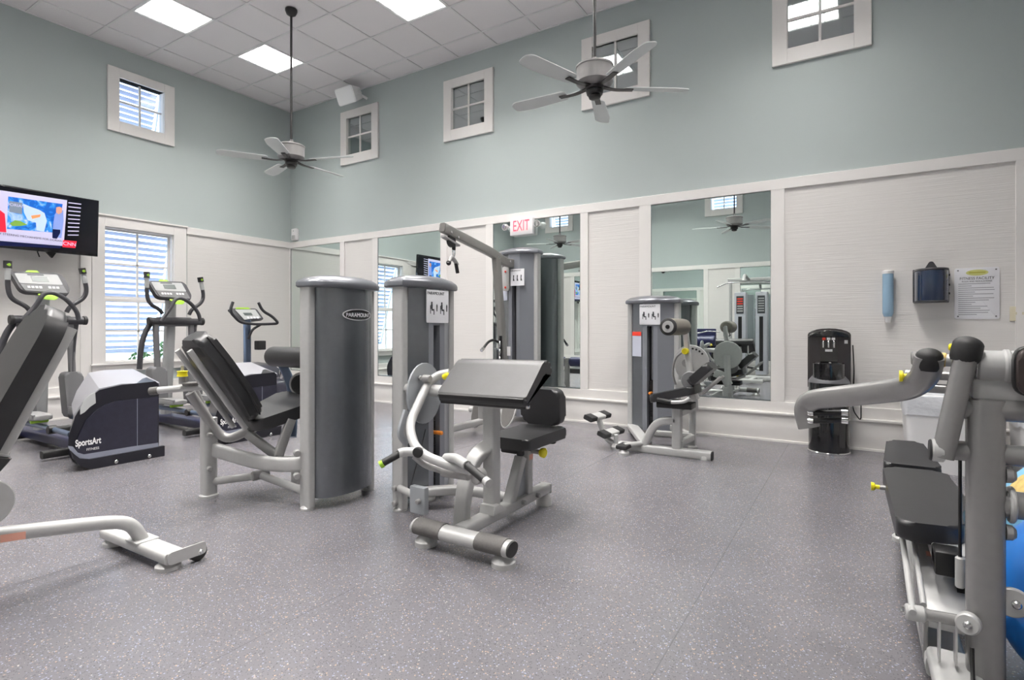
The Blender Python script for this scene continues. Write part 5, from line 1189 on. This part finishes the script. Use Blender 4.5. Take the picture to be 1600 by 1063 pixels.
# ---------------------------------------------------------------- incline bench in the left foreground
def bench():
    t = thing('incline_bench', 'incline bench with steep black backrest and silver wheeled foot, left foreground', 'bench', (-2.84, 0.6, 0))
    X = -2.84; S = 'silver'
    U = V((0, 0.42, 0.91)).normalized(); N = X1.cross(U); N = N if N.y < 0 else -N
    tp = V((X, 0.895, 1.165)); cb = tp-U*0.36+N*0.0
    out = [cb-X1*0.145-U*0.36, cb+X1*0.145-U*0.36, cb+X1*0.145+U*0.26, cb+X1*0.085+U*0.36, cb-X1*0.085+U*0.36, cb-X1*0.145+U*0.26]
    br = obj('backrest', prism(fillet(out, 0.06, True), -N*0.075, 0.024), 'vinyl', t)
    for s in (-0.07, 0.09): obj('backrest_bar', tube([cb+X1*s-N*0.10+U*0.30, cb+X1*s-N*0.10-U*0.42], fil=0, prof=rrect(0.03, 0.04, 0.01)), S, t)
    obj('backrest_rim', prism(fillet([p_*1.0 for p_ in out], 0.06, True), -N*0.012, 0), 'black', br) if False else None
    obj('seat', quad_pad([V((X-0.13, 0.18, 0.50)), V((X+0.13, 0.18, 0.50)), V((X+0.15, 0.62, 0.46)), V((X-0.15, 0.62, 0.46))], (0, 0, -0.07), 0.05, 0.02), 'vinyl', t)
    c = P(20, 717, X=X+0.13)
    wedge = obj('seat_bracket', prism([c, c+V((0, -0.22, 0.075)), c+V((0, -0.22, -0.14)), c+V((0, -0.08, -0.10))], (-0.22, 0, 0), 0.008), 'rubber', t)
    obj('bracket_top', prism([c+V((-0.01, -0.005, 0.005)), c+V((-0.01, -0.225, 0.08)), c+V((-0.20, -0.225, 0.08)), c+V((-0.20, -0.005, 0.005))], (0, 0, 0.008)), S, t, 0)
    q = P(-26, 788, X=X+0.10); obj('pivot_plate', disc(q, X1, 0.09, 0.02), S, t); obj('pivot_bolt', disc(q+X1*0.014, X1, 0.014, 0.012), 'chrome', t)
    sp = obj('spine', tube([(X, 0.02, 0.42), (X, 0.62, 0.285), P(178, 815, X=X), P(207, 820, X=X), (X, 1.265, 0.075)], 0.030, 0.11, seg=20, n=10), S, t)
    a, b_ = P(0, 842, X=X+0.03), P(40, 836, X=X+0.03)
    obj('warning_label', prism([a+V((0.0015, 0, -0.016)), b_+V((0.0015, 0, -0.016)), b_+V((0.0015, 0, 0.014)), a+V((0.0015, 0, 0.014))], (0.001, 0, 0)), 'label_pink', sp, 0)
    ft = obj('foot_beam', tube([(-3.15, 1.262, 0.056), (-2.55, 1.272, 0.056)], fil=0, prof=rrect(0.095, 0.05, 0.018), up=Z1), S, t)
    obj('foot_plate', box(X-0.05, X+0.06, 1.215, 1.315, 0.078, 0.086, bev=0.003), S, ft)
    obj('foot_label', box(-3.08, -2.97, 1.235, 1.285, 0.0815, 0.083), 'paper', ft, 0)
    for x in (-3.11, -2.60): obj('foot', foot(x, 1.265, 0.052, 0.034), S, t)
    obj('wheel_bracket', prism(fillet([(-2.55, 1.235, 0.03), (-2.55, 1.235, 0.085), (-2.545, 1.40, 0.09), (-2.545, 1.40, 0.035)], 0.02, True), (0.008, 0, 0)), S, t)
    wh = obj('wheel', lathe([(0, 0), (0.028, 0), (0.040, 0.004), (0.040, 0.024), (0.028, 0.028), (0, 0.028)], (-2.582, 1.375, 0.042), X1, 28), 'rubber', t)
    obj('wheel_hub', disc((-2.54, 1.375, 0.046), X1, 0.012, 0.016), 'chrome', wh)
    obj('rear_foot_beam', tube([(X-0.3, -0.02, 0.05), (X+0.3, -0.02, 0.05)], fil=0, prof=rrect(0.07, 0.05, 0.018), up=Z1), S, t)
    obj('rear_leg', tube([(X, -0.02, 0.06), (X, 0.06, 0.42)], 0.03, 0), S, t)
    for s in (-1, 1): obj('foot', foot(X+s*0.26, -0.02, 0.05, 0.03), S, t)
    return t
bench()

mat('pedal_grey', (130, 130, 130), 0.6)
# ---------------------------------------------------------------- ellipticals (one built, one copied)
def elliptical(label):
    t = thing('elliptical_trainer', label, 'elliptical trainer', (-5.7, 2.0, 0), 'elliptical trainers facing the television')
    XF = -4.93; XB_ = -5.36
    # rear drum housing
    pr = [(2.325, 0.10), (2.325, 0.60), (2.30, 0.625), (2.05, 0.618), (1.90, 0.592), (1.81, 0.52), (1.745, 0.41), (1.705, 0.27), (1.70, 0.15), (1.73, 0.07), (1.79, 0.03), (1.90, 0.02), (2.31, 0.06)]
    ctr = V((XF, 2.08, 0.30))
    r0 = [V((XF, y, z)) for y, z in pr]; r1 = [V((XB_+0.06, 2.325+(y-2.325)*0.775, z*1.0+(0.06 if z > 0.5 else 0.0))) for y, z in pr]; r2 = [V((XB_, 2.30+(y-2.325)*0.62, 0.05+(z-0.05)*0.95+(0.09 if z > 0.5 else 0.0))) for y, z in pr]
    body = obj('drum_housing', loft([r0, r1, r2]), 'drum_band', t, 45)
    def face(name, m, px, d, par=body, X=XF):
        return obj(name, prism([P(a, b_, X=X) for a, b_ in px], (d, 0, 0), 0), m, par, 0)
    face('logo_panel', 'drum', [(117, 700), (120, 687), (125, 675), (134, 657), (150, 641), (165, 632), (180, 627), (210, 624), (246, 620), (245, 692), (210, 697), (130, 710), (121, 708)], 0.012)
    face('inset', 'grey_light', [(125, 648), (125, 638), (130, 627), (140, 617), (148, 613), (149, 630), (140, 636), (132, 644)], 0.008)
    # top cover with its lighter sloping faces
    tc = [V((XF-0.002, 2.332, 0.612)), V((XF-0.002, 2.05, 0.627)), V((XF-0.002, 1.90, 0.603)), V((XF-0.002, 1.79, 0.51)), V((XF-0.002, 1.735, 0.42))]
    tb = [V((XB_+0.02, 2.31, 0.712)), V((XB_+0.02, 2.09, 0.715)), V((XB_+0.02, 1.98, 0.70)), V((XB_+0.02, 1.90, 0.56)), V((XB_+0.04, 1.86, 0.46))]
    bm = new(); va = [bm.verts.new(p_) for p_ in tc]; vb = [bm.verts.new(p_) for p_ in tb]; va2 = [bm.verts.new(p_-Z1*0.02) for p_ in tc]; vb2 = [bm.verts.new(p_-Z1*0.02) for p_ in tb]
    for k in range(4):
        bm.faces.new((va[k], va[k+1], vb[k+1], vb[k])); bm.faces.new((va2[k], va2[k+1], vb2[k+1], vb2[k])); bm.faces.new((va[k], va[k+1], va2[k+1], va2[k])); bm.faces.new((vb[k], vb[k+1], vb2[k+1], vb2[k]))
    bm.faces.new((va[0], vb[0], vb2[0], va2[0])); bm.faces.new((va[4], vb[4], vb2[4], va2[4]))
    obj('top_cover', bm, 'drum_top', t, 25)
    sm_ = obj('seam', box(XF+0.0125, XF+0.0135, 2.155, 2.159, 0.10, 0.50), 'drum_strip', body, 0)
    face('light_strip', 'drum_strip', [(106, 697), (111, 712), (122, 718), (135, 719), (210, 707), (246, 701), (246, 692), (210, 697), (130, 710), (120, 707), (113, 698)], 0.014)
    sk = [(108, 704), (112, 716), (122, 727), (138, 732), (150, 732), (254, 716), (254, 696), (210, 704), (138, 717), (122, 716), (113, 709)]
    face('base_skirt', 'drum_band', sk, 0.035)
    for x, y in ((182, 722), (234, 713)): 
        q = P(x, y, X=XF+0.036); obj('skirt_bolt', disc(q, X1, 0.014, 0.008), 'chrome', t)
    lp = P(138, 691, X=XF+0.0125); text('maker_name', 'SportsArt', 0.068, V((XF+0.0128, lp.y, lp.z)), Y1, Z1, 'white', body, sx=0.60, bold=0.0016)
    lp2 = P(145, 701, X=XF+0.0125); text('maker_subtitle', 'FITNESS', 0.026, V((XF+0.0128, lp2.y, lp2.z-0.003)), Y1, Z1, 'white', body, sx=0.9)
    # base frame
    YC = 2.03
    obj('base_beam', tube([(XB_+0.1, YC, 0.08), (-6.75, YC-0.02, 0.08)], fil=0, prof=rrect(0.14, 0.09, 0.02), up=Z1), 'dark_blue', t)
    obj('front_stabiliser', tube([(-6.75, YC-0.34, 0.05), (-6.75, YC+0.32, 0.05)], fil=0, prof=rrect(0.09, 0.07, 0.02), up=Z1), 'rubber', t)
    obj('rear_stabiliser', tube([(-5.52, YC-0.30, 0.05), (-5.52, YC+0.28, 0.05)], fil=0, prof=rrect(0.07, 0.06, 0.02), up=Z1), 'rubber', t)
    for y in (YC-0.3, YC+0.28): obj('foot', foot(-6.75, y, 0.03, 0.02), 'black', t)
    # central column and console
    obj('column', tube([(-6.45, YC-0.02, 0.10), (-6.38, YC-0.03, 0.62), (-6.30, YC-0.05, 1.10), (-6.26, YC-0.06, 1.38)], fil=0.2, prof=rrect(0.11, 0.085, 0.03), up=Y1), 'grey_light', t)
    XC = -6.20
    U = V((-0.42, 0, 0.91)).normalized()
    def K(px, py, off=0.0, m=0.0): 
        q = P(px, py, X=XC); z0 = 1.47; return V((XC-(q.z-z0)*0.46+off*0.91, q.y, q.z+off*0.42))
    outl = [(18, 424), (95, 427), (102, 432), (108, 452), (104, 461), (35, 456), (29, 450)]
    cn = obj('console', prism(fillet([K(*q) for q in outl], 0.02, True), V((-0.05, 0, -0.023)), 0.006), 'dark_plastic', t)
    f2 = [(24, 427), (92, 429.5), (98, 446), (30, 443)]; obj('console_face', prism(fillet([K(*q, off=0.001) for q in f2], 0.012, True), V((0.004, 0, 0.002))), 'grey_light', cn, 0)
    f3 = [(30, 443.5), (98, 446.5), (103, 459), (37, 454.5)]; obj('button_band', prism(fillet([K(*q, off=0.001) for q in f3], 0.008, True), V((0.004, 0, 0.002))), 'grey_plastic', cn, 0)
    f4 = [(49, 432), (75, 433), (77, 441), (51, 440)]; obj('display', prism([K(*q, off=0.005) for q in f4], V((0.002, 0, 0.001))), 'lcd', cn, 0)
    f5 = [(44, 428.5), (70, 429.3), (70.5, 431), (44.5, 430.2)]; obj('display_caption', prism([K(*q, off=0.005) for q in f5], V((0.001, 0, 0.0005))), 'ink', cn, 0)
    for k in range(7):
        x = 41+k*6.2+(8 if k > 3 else 0); f6 = [(x, 447.5+k*0.2), (x+4.4, 447.7+k*0.2), (x+4.8, 451+k*0.2), (x+0.4, 450.7+k*0.2)]
        obj('button', prism([K(*q, off=0.005) for q in f6], V((0.003, 0, 0.0015))), 'paper', cn, 0)
    f7 = [(47, 421), (62, 421.5), (68, 427), (40, 426)]; obj('lime_visor', prism([K(*q, off=-0.01) for q in f7], V((-0.02, 0, -0.01))), 'lime', cn, 0)
    f8 = [(54, 459), (86, 461), (82, 468), (60, 467)]; obj('lime_tray', prism(fillet([K(*q, off=0.0) for q in f8], 0.02, True), V((0.04, 0, -0.01)), 0.005), 'lime', cn)
    # crossbar, loop bar, moving arms
    za = 1.135
    obj('crossbar', cyl((XC, 1.735, za+0.008), (XC, 2.27, za), 0.036), 'dark_plastic', t)
    for y in (1.735, 2.27): obj('crossbar_cap', disc((XC, y, za+0.004), Y1, 0.042, 0.03), 'rubber', t)
    obj('column_bracket', box(XC-0.11, XC+0.0, YC-0.20, YC+0.14, za-0.05, za+0.05, bev=0.02), 'grey_plastic', t)
    lp_ = [(36, 500), (57, 477), (68, 458), (84, 457), (103, 467), (120, 486), (123, 500)]
    obj('loop_bar', tube([P(a, b_, X=XC+0.16) for a, b_ in lp_], 0.019, 0.05), 'dark_plastic', t)
    for side, pts, low in (('l', [(12, 414), (12, 452), (18, 468), (40, 478), (47, 486)], [(24, 502), (10, 520), (1, 545), (-3, 590)]), ('r', [(129, 424), (136, 454), (131, 467), (110, 478), (104, 488)], [(118, 505), (114, 530), (112, 560), (112, 596)])):
        XA = XC+0.02 if side == 'r' else XC-0.02
        ha = obj('moving_handle', tube([P(a, b_, X=XA) for a, b_ in pts], 0.019, 0.07), 'dark_plastic', t)
        g0, g1 = P(*pts[0], X=XA), P(*pts[1], X=XA); d_ = (g1-g0)
        obj('pulse_grip', tube([g0+d_*0.12, g0+d_*0.62], 0.0215, 0), 'grey_light', ha); obj('handle_tip', tube([g0-d_*0.16, g0+d_*0.14], fil=0, prof=rrect(0.06, 0.045, 0.016)), 'rubber', ha)
        obj('lime_button', disc(g0+d_*0.0+X1*0.026, X1, 0.015, 0.01), 'lime', ha)
        obj('swing_arm', tube([P(a, b_, X=XA-0.04) for a, b_ in low], 0.026, 0.12), 'dark_plastic', t)
    for y, xo in ((1.80, 0.0), (2.16, 0.0)):
        obj('upright_tube', tube([(XC-0.02, y, za), (XC-0.02, y+0.02, 0.60)], fil=0, prof=rrect(0.05, 0.05, 0.014), up=X1), 'grey_plastic', t)
        lc = obj('link_cover', prism(fillet([V((XC-0.10, y-0.065, 0.66)), V((XC-0.10, y+0.085, 0.66)), V((XC-0.10, y+0.10, 0.28)), V((XC-0.10, y-0.03, 0.22))], 0.05, True), (0.14, 0, 0), 0.02), 'grey_plastic', t)
        pc = V((XC+0.28, y+0.01, 0.32))
        pd = obj('pedal', pad(pc+Z1*0.02, X1, Y1, 0.38, 0.15, 0.04, 0.05, 0.012), 'pedal_grey', t)
        obj('pedal_rim', pad(pc+V((0, -0.06, 0.03)), X1, Y1, 0.36, 0.02, 0.03, 0.008, 0.004), 'grey_plastic', pd); obj('lime_spring', cyl(pc+V((0.1, -0.06, -0.03)), pc+V((0.1, 0.06, -0.03)), 0.02), 'lime', pd)
        obj('pedal_arm', tube([pc+V((-0.3, 0, -0.08)), pc+V((0.05, 0.02, -0.08)), V((XB_+0.05, y+0.05, 0.22))], 0.022, 0.05), 'steel_blue', t)
        obj('crank_joint', disc(pc+V((0.30, 0.02, -0.09)), Y1, 0.035, 0.06), 'black', t)
    return t
e1 = elliptical('elliptical trainer nearest the camera, below the television')
e2 = copy_tree(e1, (0.0, 1.10, 0.0)); e2['label'] = 'elliptical trainer in front of the tall window, behind the leg machine'

# ---------------------------------------------------------------- upright bike
def bike():
    t = thing('exercise_bike', 'upright exercise bike against the left wall panel, between elliptical and corner', 'exercise bike', (-6.5, 4.3, 0))
    X = -6.75
    obj('column', tube([(-6.85, 4.30, 0.10), (-6.80, 4.29, 0.60), P(386, 500, X=X)], fil=0.1, prof=rrect(0.085, 0.075, 0.025), up=Y1), 'steel_blue', t)
    obj('bottle_cage', box(X+0.02, X+0.12, 4.34, 4.45, 0.78, 0.90, bev=0.01), 'rubber', t)
    q = [(362, 482), (405, 482), (412, 499), (376, 503)]
    def K(a, b_, off=0.0): p_ = P(a, b_, X=X); return V((X-(p_.z-1.2)*0.5+off, p_.y, p_.z))
    cn = obj('console', prism(fillet([K(*a) for a in q], 0.02, True), (-0.05, 0, -0.02), 0.006), 'dark_plastic', t)
    obj('console_face', prism([K(*a, off=0.006) for a in [(370, 484), (402, 484), (407, 497), (380, 500)]], (0.004, 0, 0.002)), 'grey_light', cn, 0)
    obj('display', prism([K(*a, off=0.011) for a in [(381, 489), (394, 489), (395.5, 493), (383, 493)]], (0.002, 0, 0.001)), 'lcd', cn, 0)
    for k in range(4): obj('button', prism([K(*a, off=0.011) for a in [(385+k*5, 495), (388.5+k*5, 495), (389+k*5, 498), (385.6+k*5, 498)]], (0.002, 0, 0.001)), 'paper', cn, 0)
    obj('lime_visor', prism([K(*a, off=0.0) for a in [(375, 480.5), (393, 480.5), (396, 483), (372, 483)]], (-0.02, 0, 0)), 'lime', cn, 0)
    obj('handlebar', tube([P(364, 472, X=X+0.22), P(359, 487, X=X+0.22), P(375, 504, X=X+0.15), P(400, 507, X=X+0.10), P(436, 506, X=X+0.14), P(426, 495, X=X+0.22), P(410, 486, X=X+0.24), P(404, 473, X=X+0.24)], 0.018, 0.07), 'dark_plastic', t)
    obj('handlebar_stem', tube([P(388, 530, X=X+0.02), P(394, 515, X=X+0.06), P(408, 507, X=X+0.1)], 0.016, 0.05), 'dark_plastic', t)
    out = [(-6.95, 0.06), (-6.10, 0.06), (-6.0, 0.2), (-6.1, 0.45), (-6.45, 0.60), (-6.85, 0.62), (-7.0, 0.4)]
    obj('housing', prism(fillet([V((x, 4.20, z)) for x, z in out], 0.08, True), (0, 0.22, 0), 0.02), 'drum', t)
    obj('crank_disc', disc((-6.45, 4.19, 0.33), Y1, 0.15, 0.02), 'grey_plastic', t)
    for s, z in ((-1, 0.20), (1, 0.46)):
        obj('crank', tube([(-6.45, 4.31+s*0.13, 0.33), (-6.40, 4.31+s*0.15, z)], fil=0, prof=rrect(0.02, 0.03, 0.006)), 'chrome', t); obj('pedal', box(-6.45, -6.35, 4.31+s*0.2-0.05, 4.31+s*0.2+0.05, z-0.012, z+0.012, bev=0.005), 'rubber', t)
    obj('seat_post', tube([(-6.15, 4.31, 0.35), (-6.08, 4.31, 0.66)], 0.03, 0), 'chrome', t)
    obj('saddle', quad_pad([V((-5.95, 4.19, 0.73)), V((-5.95, 4.43, 0.73)), V((-6.25, 4.35, 0.71)), V((-6.25, 4.27, 0.71))], (0, 0, -0.06), 0.05, 0.018), 'vinyl', t)
    for x in (-6.95, -6.0): obj('stabiliser', tube([(x, 4.05, 0.04), (x, 4.57, 0.04)], fil=0, prof=rrect(0.07, 0.06, 0.02), up=Z1), 'rubber', t)
    return t
bike()

# ---------------------------------------------------------------- behind the camera, seen in the mirrors
def cable_machine():
    x, y = -1.83, -0.70; t = thing('cable_machine', 'tall twin-stack cable machine standing behind the camera, seen in the rightmost mirror', 'gym machine', (x, y, 0)); S = 'silver'
    for dx in (-0.20, 0.20):
        obj('stack_shroud', box(x+dx-0.11, x+dx+0.11, y-0.13, y+0.10, 0.12, 1.80, bev=0.02), 'shroud_pale', t)
        obj('stack_slot', box(x+dx-0.035, x+dx+0.035, y+0.098, y+0.104, 0.2, 1.3), 'black', t, 0)
        ch = obj('stack_chart', box(x+dx-0.07, x+dx+0.07, y+0.10, y+0.106, 1.36, 1.72), 'ink', t, 0)
        for k in range(6): obj('chart_row', box(x+dx-0.055, x+dx+0.055, y+0.106, y+0.108, 1.40+k*0.05, 1.425+k*0.05), 'red' if (dx < 0 and k > 2) else 'grey_light', ch, 0)
        obj('upright', tube([(x+dx*2.0, y, 0.02), (x+dx*2.0, y, 2.05)], fil=0, prof=rrect(0.05, 0.07, 0.015), up=Y1), S, t)
    obj('top_beam', tube([(x-0.45, y, 2.06), (x+0.45, y, 2.06)], fil=0, prof=rrect(0.07, 0.07, 0.015), up=Z1), S, t)
    obj('head_arm', tube([(x-0.05, y, 2.06), (x-0.05, y+0.5, 2.12), (x-0.05, y+0.62, 1.98)], 0.03, 0.1), S, t)
    obj('lat_bar', tube([(x-0.55, y+0.6, 1.88), (x-0.35, y+0.6, 1.96), (x+0.35, y+0.6, 1.96), (x+0.55, y+0.6, 1.88)], 0.014, 0.08), 'chrome', t)
    obj('cable', tube([(x-0.05, y+0.6, 2.0), (x-0.05, y+0.6, 1.96)], 0.004, 0, seg=8), 'black', t)
    obj('base', box(x-0.48, x+0.48, y-0.18, y+0.18, 0.0, 0.10, bev=0.02), S, t)
    for s in (-1, 1): obj('side_pulley', disc((x+s*0.45, y+0.06, 1.1), X1, 0.05, 0.03), 'rubber', t)
    obj('hand_loop', tube([(x-0.45, y+0.12, 1.08), (x-0.52, y+0.12, 0.9), (x-0.38, y+0.12, 0.9), (x-0.45, y+0.12, 1.08)], 0.010, 0.03), 'black', t)
    obj('floor_rail', tube([(x+0.1, y+0.2, 0.06), (x+0.1, y+0.95, 0.06)], fil=0, prof=rrect(0.08, 0.06, 0.015), up=Z1), S, t)
    obj('low_step', box(x-0.15, x+0.35, y+0.9, y+1.0, 0.03, 0.10, bev=0.015), S, t)
mat('shroud_pale', (186, 188, 196), 0.35, metal=0.3)
cable_machine()
def roll_bench():
    x, y = -2.86, -0.62; t = thing('preacher_bench', 'dark blue padded bench on a black frame behind the camera, seen in the rightmost mirror', 'bench', (x, y, 0))
    obj('roll_pad', lathe([(0, 0), (0.08, 0), (0.105, 0.02), (0.105, 0.68), (0.08, 0.70), (0, 0.70)], (x-0.35, y, 0.80), X1), 'navy_vinyl', t)
    obj('back_panel', box(x-0.30, x+0.34, y-0.12, y-0.06, 0.35, 1.05, bev=0.02), 'navy_vinyl', t)
    for dx in (-0.28, 0.28):
        obj('leg', tube([(x+dx, y-0.02, 0.03), (x+dx, y-0.02, 0.75)], fil=0, prof=rrect(0.05, 0.05, 0.012), up=X1), 'black', t)
        obj('foot_bar', tube([(x+dx, y-0.3, 0.03), (x+dx, y+0.3, 0.03)], fil=0, prof=rrect(0.06, 0.05, 0.012), up=Z1), 'black', t)
    obj('seat', pad((x, y+0.22, 0.48), X1, Y1, 0.36, 0.32, 0.06, 0.04, 0.015), 'navy_vinyl', t)
    obj('seat_post', tube([(x, y+0.2, 0.05), (x, y+0.2, 0.43)], 0.03, 0), 'black', t)
    obj('cross_bar', tube([(x-0.28, y, 0.06), (x+0.28, y, 0.06)], 0.025, 0), 'black', t); obj('seat_link', tube([(x, y, 0.06), (x, y+0.2, 0.06)], 0.025, 0), 'black', t)
    obj('bar_rest', tube([(x-0.45, y+0.02, 0.98), (x-0.2, y+0.05, 1.0), (x, y+0.05, 0.95), (x+0.2, y+0.05, 1.0), (x+0.45, y+0.02, 0.98)], 0.014, 0.06), 'chrome', t)
roll_bench()
